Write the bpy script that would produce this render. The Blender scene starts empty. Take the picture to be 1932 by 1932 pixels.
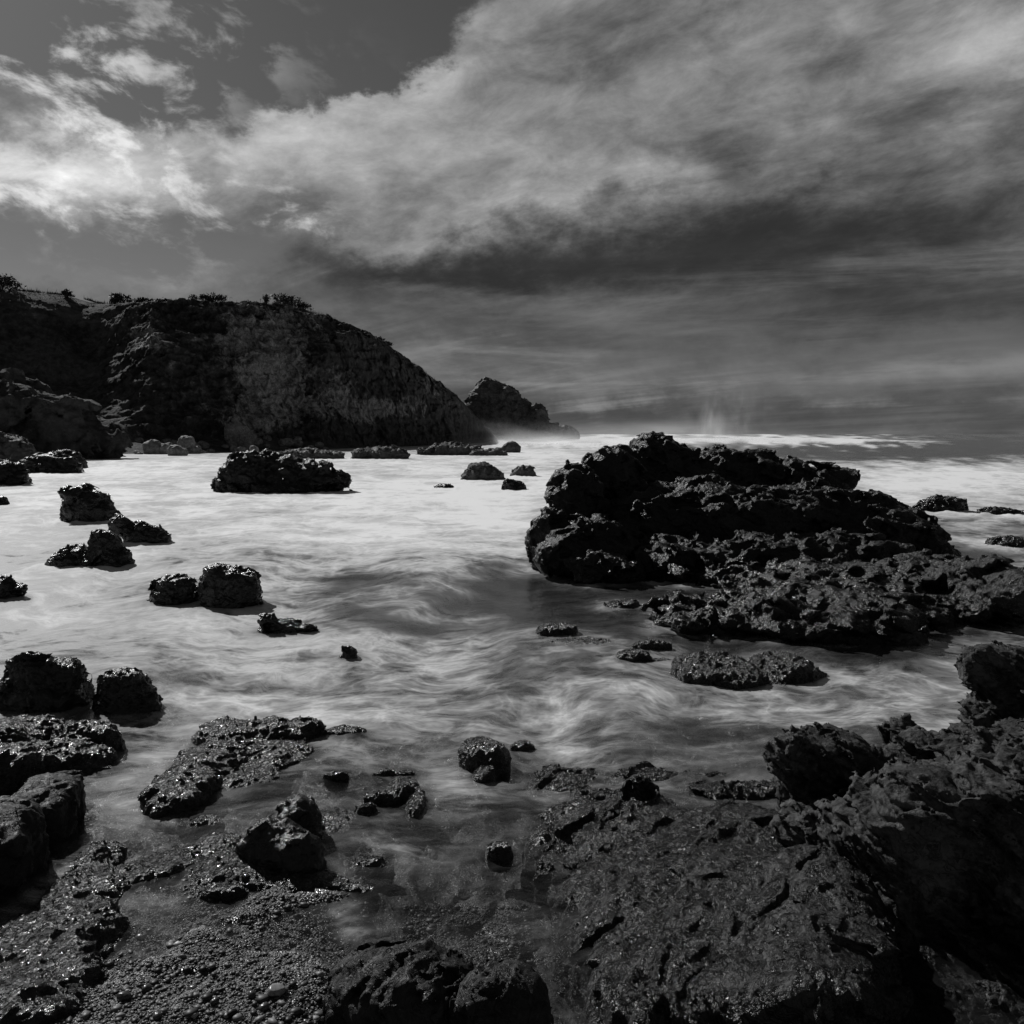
import bpy, math, random, mathutils.kdtree
import numpy as np
from mathutils import Vector
from concurrent.futures import ThreadPoolExecutor
import time; T0 = time.time()
def tick(n): print('TICK', n, round(time.time() - T0, 1))   # progress in the log
rad = math.radians
SC = bpy.context.scene
COL = SC.collection

# ------------------------------------------------------------------ camera, sky, sun, exposure
F = 1607.0                       # focal length in picture units (picture is 1932 wide)
CX = 966.0
H = 3.0                          # camera height above the mean water level
PITCH = math.atan(147.0 / F)
cam_d = bpy.data.cameras.new('camera')
cam = bpy.data.objects.new('camera', cam_d); COL.objects.link(cam)
cam_d.sensor_width = 36; cam_d.lens = 36 * F / 1932
cam_d.clip_start = 0.05; cam_d.clip_end = 40000
cam.location = (0, 0, H); cam.rotation_euler = (math.pi / 2 - PITCH, 0, 0)
SC.camera = cam
SC.view_settings.view_transform = 'Standard'; SC.view_settings.look = 'None'
SC.view_settings.gamma = 1; SC.view_settings.exposure = 0.0
SC.render.engine = 'CYCLES'
SC.cycles.use_denoising = True
SC.cycles.max_bounces = 4; SC.cycles.diffuse_bounces = 2; SC.cycles.glossy_bounces = 2; SC.cycles.transparent_max_bounces = 8
SC.cycles.volume_bounces = 2; SC.cycles.volume_step_rate = 1.0; SC.cycles.volume_max_steps = 128
SC.cycles.sample_clamp_indirect = 4.0

SUN_AZ, SUN_EL = rad(-40), rad(37)          # azimuth from +Y, positive to +X
sd = Vector((math.sin(SUN_AZ) * math.cos(SUN_EL), math.cos(SUN_AZ) * math.cos(SUN_EL), math.sin(SUN_EL)))
sun_l = bpy.data.lights.new('sun', 'SUN'); sun_l.energy = 3.6; sun_l.angle = rad(0.55); sun_l.color = (1, 1, 1)
sun = bpy.data.objects.new('sun', sun_l); COL.objects.link(sun)
sun.rotation_euler = sd.to_track_quat('Z', 'Y').to_euler(); sun.location = (-40, 60, 60)


# ---- node expressions
class X:
    """one scalar/vector socket; operators make Math nodes"""
    def __init__(s, t, o): s.t, s.o = t, o
    def _m(s, op, b=None, c=None, clamp=False):
        n = s.t.nodes.new('ShaderNodeMath'); n.operation = op; n.use_clamp = clamp
        for i, v in enumerate((s, b, c)):
            if v is None: continue
            if isinstance(v, X): s.t.links.new(v.o, n.inputs[i])
            else: n.inputs[i].default_value = v
        return X(s.t, n.outputs[0])
    def __add__(s, b): return s._m('ADD', b)
    __radd__ = __add__
    def __mul__(s, b): return s._m('MULTIPLY', b)
    __rmul__ = __mul__
    def __sub__(s, b): return s._m('SUBTRACT', b)
    def __rsub__(s, b): return (s * -1.0) + b
    def __truediv__(s, b): return s._m('DIVIDE', b)
    def __pow__(s, b): return s._m('POWER', b)
    def clamp(s): return s._m('ADD', 0.0, clamp=True)
    def f(s, op, b=None, c=None): return s._m(op, b, c)
    def ramp(s, a, b, c=0.0, d=1.0, smooth=True):
        n = s.t.nodes.new('ShaderNodeMapRange'); n.interpolation_type = 'SMOOTHSTEP' if smooth else 'LINEAR'
        s.t.links.new(s.o, n.inputs[0])
        for i, v in enumerate((a, b, c, d)): n.inputs[i + 1].default_value = v
        return X(s.t, n.outputs[0])


def val(t, v):
    n = t.nodes.new('ShaderNodeValue'); n.outputs[0].default_value = v; return X(t, n.outputs[0])


def comb(t, x, y, z):
    n = t.nodes.new('ShaderNodeCombineXYZ')
    for i, v in enumerate((x, y, z)):
        if isinstance(v, X): t.links.new(v.o, n.inputs[i])
        else: n.inputs[i].default_value = v
    return X(t, n.outputs[0])


def sep(t, o):
    n = t.nodes.new('ShaderNodeSeparateXYZ'); t.links.new(o, n.inputs[0])
    return [X(t, n.outputs[i]) for i in range(3)]


def noise(t, vec, scale=1.0, detail=4, rough=0.55, dist=0.0, kind='FBM', lac=2.0):
    n = t.nodes.new('ShaderNodeTexNoise'); n.noise_type = kind
    if vec is not None: t.links.new(vec.o if isinstance(vec, X) else vec, n.inputs['Vector'])
    n.inputs['Scale'].default_value = scale; n.inputs['Detail'].default_value = detail
    n.inputs['Roughness'].default_value = rough; n.inputs['Distortion'].default_value = dist
    n.inputs['Lacunarity'].default_value = lac
    return X(t, n.outputs[0])


def voro(t, vec, scale, feature='F1', out='Distance', rnd=1.0):
    n = t.nodes.new('ShaderNodeTexVoronoi'); n.feature = feature
    t.links.new(vec.o if isinstance(vec, X) else vec, n.inputs['Vector'])
    n.inputs['Scale'].default_value = scale; n.inputs['Randomness'].default_value = rnd
    return X(t, n.outputs[out])


# ---- picture point -> world
def ray(px, py):
    x = (np.asarray(px, float) - CX) / F; y = -(np.asarray(py, float) - CX) / F
    cp, sp = math.cos(PITCH), math.sin(PITCH)
    return x, cp + y * sp, -sp + y * cp


def ground(px, py, z=0.0):
    dx, dy, dz = ray(px, py); t = (z - H) / dz
    return dx * t, dy * t, z + 0 * t


def at(px, py, Y):
    dx, dy, dz = ray(px, py); t = Y / dy
    return dx * t, Y + 0 * t, H + dz * t


def azel(px, py):
    dx, dy, dz = ray(px, py)
    return math.degrees(math.atan2(dx, dy)), math.degrees(math.atan2(dz, math.hypot(dx, dy)))


# ---- sky: clear Nishita air (seen through a red filter) under drifting cloud
W = bpy.data.worlds.new('World'); SC.world = W; W.use_nodes = True
wt = W.node_tree; wt.nodes.clear()
tc = wt.nodes.new('ShaderNodeTexCoord')
dx_, dy_, dz_ = sep(wt, tc.outputs['Generated'])
sky = wt.nodes.new('ShaderNodeTexSky'); sky.sky_type = 'NISHITA'; sky.sun_disc = False
sky.sun_elevation = SUN_EL; sky.sun_rotation = SUN_AZ
sky.air_density = 1.0; sky.dust_density = 0.3; sky.ozone_density = 1.0
sc_ = wt.nodes.new('ShaderNodeSeparateColor'); wt.links.new(sky.outputs[0], sc_.inputs[0])
clear = X(wt, sc_.outputs[0]) * 0.028
az = dx_.f('ARCTAN2', dy_) * (180 / math.pi)
el = dz_.f('ARCSINE') * (180 / math.pi)
zz = dz_.f('MAXIMUM', 0.0) + 0.16
qx, qy = dx_ / zz, dy_ / zz
ca, sa = math.cos(rad(52)), math.sin(rad(52))
# a: along the cloud streets (towards the far left), b: across them
qa = qx * (-sa) + qy * ca
qb = qx * ca + qy * sa
q_iso = comb(wt, qa * 0.8, qb, 0.0)
q_str = comb(wt, qa * 0.45, qb, 3.7)
w1 = noise(wt, comb(wt, az * 0.10, el * 0.15, 1.0), 1.0, 9, 0.64) - 0.5
w2 = noise(wt, comb(wt, az * 0.10 + 9.3, el * 0.15, 5.1), 1.0, 9, 0.64) - 0.5
n_str = noise(wt, q_str, 2.4, 10, 0.62, 0.5)
n_big = noise(wt, comb(wt, az * 0.07 - el * 0.04, el * 0.15, 0.0), 1.0, 10, 0.63, 0.5)
n_puf = noise(wt, comb(wt, az * 0.24 + el * 0.10, el * 0.40, 2.0), 1.0, 8, 0.6, 0.25)
n_fib = noise(wt, comb(wt, qa * 0.20, qb * 1.3, 6.0), 2.2, 9, 0.62, 0.45)
n_wisp = noise(wt, comb(wt, az * 0.045, el * 0.42, 7.0), 1.0, 7, 0.6, 0.3)
aw = az + w1 * 14.0
ew = el + w2 * 9.0


def gauss(px, py, rx, ry, rot=0.0, V=None):
    a0, e0 = azel(px, py); k = math.degrees(1 / F) * math.cos(rad(a0)) ** 1.2
    n = wt.nodes.new('ShaderNodeMapping'); n.vector_type = 'TEXTURE'
    wt.links.new((V or AE).o, n.inputs[0])
    n.inputs['Location'].default_value = (a0, e0, 0); n.inputs['Rotation'].default_value = (0, 0, rad(rot)); n.inputs['Scale'].default_value = (rx * k, ry * k, 1)
    d = wt.nodes.new('ShaderNodeVectorMath'); d.operation = 'DOT_PRODUCT'
    wt.links.new(n.outputs[0], d.inputs[0]); wt.links.new(n.outputs[0], d.inputs[1])
    return val_pow(math.exp(-1), X(wt, d.outputs['Value']))


def val_pow(base, x):
    n = wt.nodes.new('ShaderNodeMath'); n.operation = 'POWER'; n.inputs[0].default_value = base
    wt.links.new(x.o, n.inputs[1]); return X(wt, n.outputs[0])


def madd(x, w, acc):
    return x.f('MULTIPLY_ADD', w, acc)


AE = comb(wt, aw, ew, 0.0)
AE_LOW = comb(wt, az + w1 * 2.0, el + w2 * 1.0, 0.0)


# cloud cover (0 clear .. 1 thick)
cover = val(wt, 0.52)
for g in ((-200, 320, 700, 110, 0, 0.50), (650, 260, 330, 75, 12, 0.45), (1000, 110, 330, 100, 25, 0.35),
          (1450, 130, 600, 200, 10, 0.40), (900, 430, 420, 60, 8, 0.45), (1500, 430, 800, 150, 0, 0.5),
          (1300, 600, 1300, 80, 0, 0.30), (966, 800, 3000, 70, 0, 0.5),
          (620, 60, 260, 130, 25, -0.75), (430, 170, 200, 60, 15, -0.35), (250, 20, 300, 70, 0, -0.25), (330, 470, 330, 70, 0, -0.45),
          (60, 480, 300, 60, 0, -0.3), (1050, 150, 130, 22, 8, -0.25), (1020, 30, 170, 45, 0, -0.30), (770, 160, 280, 50, 29, 0.55), (560, 40, 300, 80, 20, -0.25)):
    cover = madd(gauss(*g[:5]), g[5], cover)
cover = cover + (n_str - 0.5) * 0.6 + (n_fib - 0.5) * 1.1 + (n_big - 0.5) * 0.7 + (n_puf - 0.5) * 0.7
cov = cover.ramp(0.40, 0.92)
# cloud brightness as a photographic value, later raised to 2.2
lum = val(wt, 0.39)
for g in ((720, 165, 330, 36, 28, 0.15), (20, 300, 300, 45, 0, 0.10), (-40, 305, 430, 75, 0, 0.30), (150, 250, 240, 80, -20, 0.08), (560, 300, 330, 60, 0, 0.08), (760, 240, 260, 70, 10, 0.14), (1050, 330, 400, 60, 0, 0.10),
          (900, 110, 330, 50, 27, 0.07), (1500, 120, 500, 120, 10, 0.10), (1850, 60, 220, 130, 0, 0.09), (1700, 210, 260, 60, 10, 0.05),
          (850, 415, 280, 30, 9, 0.16), (1150, 370, 220, 35, 14, 0.10),
          (880, 503, 480, 42, 2, -0.16), (1500, 452, 460, 72, 0, -0.12), (966, 790, 3000, 60, 0, -0.06), (1340, 275, 70, 60, 30, -0.15), (1470, 370, 170, 60, 20, -0.08),
          (1540, 170, 60, 45, 25, -0.10), (1800, 560, 420, 50, 0, -0.08), (1250, 520, 420, 45, 0, -0.07), (900, 640, 900, 90, 0, -0.06), (1800, 330, 240, 50, 0, -0.04)):
    lum = madd(gauss(*g[:5]), g[5], lum)
n_det = noise(wt, comb(wt, az * 0.22 - el * 0.16, el * 0.42 + az * 0.02, 4.0), 1.0, 9, 0.66, 0.3)
lum = lum + (n_str - 0.5) * 0.16 + (n_fib - 0.5) * 0.22 + (n_big - 0.5) * el.ramp(4, 14, 0.25, 0.5) + (n_det - 0.5) * el.ramp(6, 14, 0.1, 0.46)
# thin low bands and small bright tufts
band = n_wisp.ramp(0.44, 0.66)
low = gauss(1350, 712, 800, 22, 1, AE_LOW) * 0.55 + gauss(1250, 570, 700, 60, 0, AE_LOW) * 0.25 + gauss(950, 675, 170, 26, 0, AE_LOW) * 0.7 + gauss(1750, 520, 260, 50, 6) * 0.4
tuft_m = gauss(170, 190, 260, 120, -25) * 1.2 + gauss(90, 395, 170, 50, -8) + gauss(520, 420, 160, 40, 0) * 0.7 + gauss(330, 60, 200, 90, 0) * 0.5
tuft = n_puf.ramp(0.48, 0.64) * tuft_m.clamp()
cl = lum.f('SMOOTH_MAX', 0.20, 0.16).f('POWER', 2.2)
skyv = clear * (1.0 - cov) + cl * cov
skyv = skyv + (band * low).clamp() * 0.22 + tuft * 0.46
bg = wt.nodes.new('ShaderNodeBackground')
wt.links.new(skyv.o, bg.inputs[0]); bg.inputs[1].default_value = 1.0
wo = wt.nodes.new('ShaderNodeOutputWorld'); wt.links.new(bg.outputs[0], wo.inputs[0])
W.cycles.sampling_method = 'MANUAL'; W.cycles.sample_map_resolution = 512

# ------------------------------------------------------------------ numpy noise
_rs = np.random.RandomState(7)
PERM = np.concatenate([_rs.permutation(256)] * 3).astype(np.int32)
GR = _rs.normal(size=(256, 3)).astype(np.float32); GR /= np.linalg.norm(GR, axis=1)[:, None]


G0, G1, G2 = [np.ascontiguousarray(GR[:, i]) for i in range(3)]
J0, J1, J2 = G0 * 0.42 + 0.5, G1 * 0.42 + 0.5, G2 * 0.42 + 0.5
POOL = ThreadPoolExecutor(4)


def chunked(fn, x, y, z, *k):
    """run fn over flat pieces that fit the cache, on several threads"""
    x, y, z = [np.asarray(q, np.float32) for q in (x, y, z)]
    sh = x.shape; x, y, z = x.ravel(), y.ravel(), z.ravel()
    n = len(x); out = np.empty(n, np.float32); st = 24000
    def job(i):
        out[i:i + st] = fn(x[i:i + st], y[i:i + st], z[i:i + st], *k)
    list(POOL.map(job, range(0, n, st)))
    return out.reshape(sh)


def perlin(x, y, z):
    xi, yi, zi = np.floor(x), np.floor(y), np.floor(z)
    fx, fy, fz = x - xi, y - yi, z - zi
    X0 = xi.astype(np.int32) & 255; Y0 = yi.astype(np.int32) & 255; Z0 = zi.astype(np.int32) & 255
    u = fx * fx * fx * (fx * (fx * 6 - 15) + 10); v = fy * fy * fy * (fy * (fy * 6 - 15) + 10); w = fz * fz * fz * (fz * (fz * 6 - 15) + 10)
    A0, A1 = PERM[X0], PERM[X0 + 1]
    B = {(0, 0): PERM[A0 + Y0], (1, 0): PERM[A1 + Y0], (0, 1): PERM[A0 + Y0 + 1], (1, 1): PERM[A1 + Y0 + 1]}
    def g(dx, dy, dz):
        h = PERM[B[dx, dy] + Z0 + dz]
        return G0[h] * (fx - dx) + G1[h] * (fy - dy) + G2[h] * (fz - dz)
    a = g(0, 0, 0); a = a + u * (g(1, 0, 0) - a)
    b = g(0, 1, 0); b = b + u * (g(1, 1, 0) - b)
    a = a + v * (b - a)
    c = g(0, 0, 1); c = c + u * (g(1, 0, 1) - c)
    d = g(0, 1, 1); d = d + u * (g(1, 1, 1) - d)
    c = c + v * (d - c)
    return (a + w * (c - a)) * 1.5


def fbm(x, y, z, octv=4, gain=0.5):
    return chunked(fbm_, x, y, z, octv, gain)


def fbm_(x, y, z, octv, gain):
    s = 0; a = 1.0; n = 0; f = 1.0
    for i in range(octv):
        s = s + a * perlin(x * f + 17.3 * i, y * f - 9.1 * i, z * f + 4.7 * i); n += a; a *= gain; f *= 2.03
    return s / n


def ridged(x, y, z, octv=4, gain=0.5):
    return chunked(ridged_, x, y, z, octv, gain)


def ridged_(x, y, z, octv, gain):
    s = 0; a = 1.0; n = 0; f = 1.0
    for i in range(octv):
        s = s + a * (1 - 2.2 * np.abs(perlin(x * f + 31.3 * i, y * f + 7.7 * i, z * f - 3.1 * i))); n += a; a *= gain; f *= 2.07
    return s / n


def worley(x, y, z):
    return chunked(worley_, x, y, z)


def worley_(x, y, z):
    best, h, ex, ey, ez = cells_(x, y, z)
    return np.sqrt(best)


def cells_(x, y, z):
    """nearest jittered point among the eight nearest cells"""
    xi, yi, zi = [np.floor(q - 0.5).astype(np.int32) for q in (x, y, z)]
    best = np.full(x.shape, 9.0, np.float32); H_ = np.zeros(x.shape, np.int32)
    BX, BY, BZ = np.zeros_like(x), np.zeros_like(x), np.zeros_like(x)
    for i in (0, 1):
        cx = xi + i; a1 = PERM[cx & 255]; fx = x - cx
        for j in (0, 1):
            cy = yi + j; b1 = PERM[a1 + (cy & 255)]; fy = y - cy
            for k in (0, 1):
                cz = zi + k
                h = PERM[b1 + (cz & 255)]
                ex, ey, ez = fx - J0[h], fy - J1[h], (z - cz) - J2[h]
                d = ex * ex + ey * ey + ez * ez
                m = d < best
                np.copyto(best, d, where=m); np.copyto(H_, h, where=m)
                np.copyto(BX, ex, where=m); np.copyto(BY, ey, where=m); np.copyto(BZ, ez, where=m)
    return best, H_, BX, BY, BZ


def facet(x, y, z):
    """every cell cut by a plane of its own: broken, angular relief about -1..1"""
    return chunked(facet_, x, y, z)


def facet_(x, y, z):
    best, h, ex, ey, ez = cells_(x, y, z)
    h2 = PERM[h + 91]
    return (ex * G0[h2] + ey * G1[h2] + ez * G2[h2]) * 1.3 + (h2 / np.float32(255.0) - np.float32(0.5)) * np.float32(0.5)


# ------------------------------------------------------------------ mesh helpers
def mesh_np(name, V, Q, mat, parent=None, smooth=True):
    V = np.asarray(V, np.float32); Q = np.asarray(Q, np.int32); k = Q.shape[1]
    m = bpy.data.meshes.new(name)
    m.vertices.add(len(V)); m.vertices.foreach_set('co', V.ravel())
    m.loops.add(Q.size); m.loops.foreach_set('vertex_index', Q.ravel())
    m.polygons.add(len(Q)); m.polygons.foreach_set('loop_start', np.arange(0, Q.size, k, dtype=np.int32))
    if smooth: m.polygons.foreach_set('use_smooth', np.ones(len(Q), bool))
    m.update(calc_edges=True); m.validate()
    m.materials.append(mat)
    o = bpy.data.objects.new(name, m); COL.objects.link(o); o.parent = parent
    return o


def tag(o, label, cat, group=None):
    o['label'] = label; o['category'] = cat; o['kind'] = 'thing'
    if group: o['group'] = group
    return o


def struct(o, kind='structure'):
    o['kind'] = kind; return o


def attr(o, name, v):
    a = o.data.attributes.new(name, 'FLOAT', 'POINT'); a.data.foreach_set('value', np.asarray(v, np.float32).ravel())


def grid_quads(nr, nc):
    i = np.arange(nr * nc).reshape(nr, nc)
    return np.stack([i[:-1, :-1], i[:-1, 1:], i[1:, 1:], i[1:, :-1]], -1).reshape(-1, 4)


def surface_nets(D):
    """D: signed distance on a grid, negative inside. returns verts in grid units and quads"""
    S = D < 0
    nx, ny, nz = D.shape
    c = np.zeros((nx - 1, ny - 1, nz - 1), np.int8)
    for i in (0, 1):
        for j in (0, 1):
            for k in (0, 1):
                c += S[i:nx - 1 + i, j:ny - 1 + j, k:nz - 1 + k]
    I, J, K = np.nonzero((c > 0) & (c < 8))
    idx = np.full(c.shape, -1, np.int32); idx[I, J, K] = np.arange(len(I))
    P = np.zeros((len(I), 3), np.float32); N = np.zeros(len(I), np.float32)
    cor = [(i, j, k) for i in (0, 1) for j in (0, 1) for k in (0, 1)]
    for a in cor:
        for ax in range(3):
            if a[ax]: continue
            b = list(a); b[ax] = 1
            da = D[I + a[0], J + a[1], K + a[2]]; db = D[I + b[0], J + b[1], K + b[2]]
            m = (da < 0) != (db < 0)
            t = np.where(m, da / np.where(m, da - db, 1), 0)
            for q in range(3):
                P[:, q] += np.where(m, a[q] + (t if q == ax else 0), 0)
            N += m
    P /= N[:, None]; P += np.stack([I, J, K], 1)
    quads = []
    for ax in range(3):
        A = [slice(None)] * 3; B = [slice(None)] * 3
        A[ax] = slice(0, -1); B[ax] = slice(1, None)
        s0, s1 = S[tuple(A)], S[tuple(B)]
        i, j, k = np.nonzero(s0 != s1)
        o1, o2 = [(1, 2), (2, 0), (0, 1)][ax]
        e = [i, j, k]
        ok = (e[o1] > 0) & (e[o2] > 0) & (e[o1] < D.shape[o1] - 1) & (e[o2] < D.shape[o2] - 1)
        e = [q[ok] for q in e]
        fl = s0[tuple(e)]
        def cell(a, b):
            f = [q.copy() for q in e]; f[o1] -= a; f[o2] -= b
            return idx[tuple(f)]
        q = np.stack([cell(1, 1), cell(0, 1), cell(0, 0), cell(1, 0)], 1)
        q[~fl] = q[~fl][:, ::-1]
        quads.append(q)
    return P, np.concatenate(quads)


def upsample(C, r, shape):
    out = C
    for ax in range(3):
        n = shape[ax]; t = np.arange(n) / r; i = np.minimum(t.astype(int), out.shape[ax] - 2); f = (t - i).astype(np.float32)
        sh = [1, 1, 1]; sh[ax] = n
        out = np.take(out, i, ax) * (1 - f.reshape(sh)) + np.take(out, i + 1, ax) * f.reshape(sh)
    return out


# blobs: centre, semi axes, roundness, rotation about Y (view axis) and Z
def S(px, py, rx, ry, dd=0.0, rot=0.0, n=2.0, rd=None):
    """a lump standing in the picture plane at the rock's own distance + dd metres"""
    return ('S', px, py, rx, ry, dd, rot, n, rd)


def G(px, py, rx, ry, z0=0.0, rz=0.15, rot=0.0, n=2.0, tilt=0.0):
    """a lump lying on the ground at height z0"""
    return ('G', px, py, rx, ry, z0, rz, rot, n, tilt)


def solve(blobs, base, zbase=0.0):
    """-> list of (centre, radii, rotation matrix, n)"""
    px0 = np.mean([b[1] for b in blobs])
    d0 = float(ground(px0, base, zbase)[1]); out = []
    for b in blobs:
        if b[0] == 'S':
            _, px, py, rx, ry, dd, rot, n, rd = b
            s = d0 / F
            RD = (rd if rd else 0.8 * rx * s)
            RD = min(RD, 3.0 * rx * s)
            Y = d0 + 0.7 * RD + dd
            c = np.array([float(v) for v in at(px, py, Y)])
            s = Y / F / math.cos(math.atan(abs(py - CX) / F)) ** 0.5
            dl = math.atan2(H - c[2], math.hypot(c[0], c[1]))
            RX, RY = rx * s, ry * s
            RZ = math.sqrt(max(RY ** 2 - (RD * math.sin(dl)) ** 2, (0.45 * RY) ** 2)) / math.cos(dl)
            a = rad(rot); M = np.array([[math.cos(a), 0, -math.sin(a)], [0, 1, 0], [math.sin(a), 0, math.cos(a)]])
            out.append((c, np.array([RX, RD, RZ]), M, n))
        else:
            _, px, py, rx, ry, z0, rz, rot, n, tilt = b
            c = np.array([float(v) for v in ground(px, py, z0)])
            D = math.hypot(math.hypot(c[0], c[1]), H - z0)
            s = D / F; dl = math.atan2(H - z0, math.hypot(c[0], c[1]))
            RD = math.sqrt(max((ry * s) ** 2 - (rz * math.cos(dl)) ** 2, (0.4 * ry * s) ** 2)) / math.sin(dl)
            a = rad(rot); t = rad(tilt)
            Mz = np.array([[math.cos(a), -math.sin(a), 0], [math.sin(a), math.cos(a), 0], [0, 0, 1]])
            My = np.array([[math.cos(t), 0, -math.sin(t)], [0, 1, 0], [math.sin(t), 0, math.cos(t)]])
            out.append((c, np.array([rx * s, RD, rz]), Mz @ My, n))
    return out, d0


def field(bl, x, y, z, k, skirt):
    d = None
    for c, r, M, n in bl:
        p = [x - c[0], y - c[1], z - c[2]]
        q = [(M[0][i] * p[0] + M[1][i] * p[1] + M[2][i] * p[2]) for i in range(3)]
        q[2] = np.where(q[2] < 0, q[2] / skirt, q[2])
        if n == 2.0:
            k0 = np.sqrt((q[0] / r[0]) ** 2 + (q[1] / r[1]) ** 2 + (q[2] / r[2]) ** 2)
            k1 = np.sqrt((q[0] / r[0] ** 2) ** 2 + (q[1] / r[1] ** 2) ** 2 + (q[2] / r[2] ** 2) ** 2) + 1e-6
            e = k0 * (k0 - 1) / k1
        else:
            k0 = (np.abs(q[0] / r[0]) ** n + np.abs(q[1] / r[1]) ** n + np.abs(q[2] / r[2]) ** n) ** (1 / n)
            k2 = np.sqrt(q[0] ** 2 + q[1] ** 2 + q[2] ** 2) + 1e-6
            e = k2 * (1 - 1 / np.maximum(k0, 1e-3))
        if d is None: d = e
        else:
            h = np.clip(0.5 + 0.5 * (e - d) / k, 0, 1)
            d = e * (1 - h) + d * h - k * h * (1 - h)
    return d


def detail(style, x, y, z, L, seed):
    """displacement in units of the amplitude; L is the size of the main lumps in metres"""
    o = seed * 13.37
    if style == 'craggy':
        wx = fbm(x / L * 1.6 + o, y / L * 1.6, z / L * 1.6, 3) * L * 0.45
        wy = fbm(x / L * 1.6, y / L * 1.6 + o, z / L * 1.6 + 7, 3) * L * 0.45
        x2, y2, z2 = x + wx, y + wy, z - wx * 0.6
        a = ridged(x2 / L * .8 + o, y2 / L * .8, z2 / L * 1.2, 6, 0.58) * 0.6
        f1 = facet(x2 / L * 1.5 + o, y2 / L * 1.5, z2 / L * 2.0)
        f2 = facet(x2 / L * 4.2 + o, y2 / L * 4.2, z2 / L * 5.0)
        kn = 0.5 - worley(x2 / L * 8 + o, y2 / L * 8, z2 / L * 9)
        return a * 1.25 + f1 * 0.6 + f2 * 0.2 + kn * 0.34
    if style == 'boulder':
        wx = fbm(x / L * 1.6 + o, y / L * 1.6, z / L * 1.6, 2) * L * 0.3
        a = fbm(x / L * 0.9 + o, y / L * 0.9, z / L * 0.9, 3) * 0.7
        f1 = facet((x + wx) / L * 0.9 + o, (y + wx) / L * .9, z / L * 0.9)
        f2 = facet((x + wx) / L * 3 + o, (y - wx) / L * 3, z / L * 3)
        c = 0.5 - worley((x + wx) / L * 8 + o, y / L * 8, z / L * 8)
        return a + f1 * 0.7 + f2 * 0.3 + c * 0.3
    if style == 'weed':
        a = fbm(x / L * 1.2 + o, y / L * 1.2, z / L * 1.2, 3) * 0.9
        sl = ridged((x * .75 - y * .65) / L * 2.6 + o, (x * .65 + y * .75) / L * 0.8, z / L, 4, .6) * 0.5
        kn = 0.5 - worley(x / L * 5 + o, y / L * 5, z / L * 5)
        fi = 0.5 - worley(x / L * 12, y / L * 12 + o, z / L * 12)
        return a + sl + kn * 0.5 + fi * 0.34
    if style == 'smooth':
        wx = fbm(x / L * 1.2 + o, y / L * 1.2, z / L * 1.2, 3) * L * 0.3
        a = fbm(x / L * 0.8 + o, y / L * 0.8, z / L * 0.8, 3) * 0.6
        f1 = facet((x + wx) / L * 0.8 + o, (y - wx) / L * 0.8, (z + wx) / L * 1.0)
        cr = np.minimum(np.abs(fbm(x / L * 1.0 + 5 + o, y / L * 1.0, z / L * 2.4 + x / L, 4)) * 9, 1) - 1
        return a + f1 * 0.5 + cr * 0.35 + fbm(x / L * 6, y / L * 6, z / L * 6 + o, 3) * 0.14
    if style == 'slab':
        wx = fbm(x / L * 0.9 + o, y / L * 0.9, z / L * 0.9, 4) * L * 0.55
        a = fbm(x / L * 0.7 + o, y / L * 0.7, z / L * 0.7, 4) * 0.7
        t_ = (x * .62 + y * .78 + wx) / L; n_ = (x * .78 - y * .62 + wx + z * .6) / L
        f1 = facet(t_ * .8 + o, n_ * 1.7, z / L * 1.2)
        f2 = facet(t_ * 1.6 + o, n_ * 5.5, z / L * 3)
        st = ridged(t_ * .7 + o, n_ * 3.2, z / L * 2, 5, .6)
        cr = np.minimum(np.abs(fbm(t_ * 1.0 + 5, n_ * 2.2, z / L + o, 4)) * 9, 1) - 1
        return a * .9 + f1 * 0.75 + f2 * 0.3 + st * 0.24 + cr * 0.15
    # strata: thin leaves of rock lying on a slant
    w = fbm(x / L * 0.8 + o, y / L * 0.8, z / L * 0.8, 4) * L * 0.45
    n_ = 0.35 * x - 0.25 * y + 0.9 * z + w
    t_ = x + 0.4 * z + w
    a = fbm(x / L + o, y / L, z / L, 4) * 0.6
    f1 = facet(t_ / L * 1.0 + o, y / L * 1.0, n_ / L * 3.0)
    f2 = facet(t_ / L * 2.6 + o, y / L * 2.6, n_ / L * 9.0)
    f3 = facet(t_ / L * 6 + o, y / L * 6, n_ / L * 18.0)
    return a + f1 * 0.8 + f2 * 0.42 + f3 * 0.12


RSEED = [0]; SHORE = []


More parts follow.
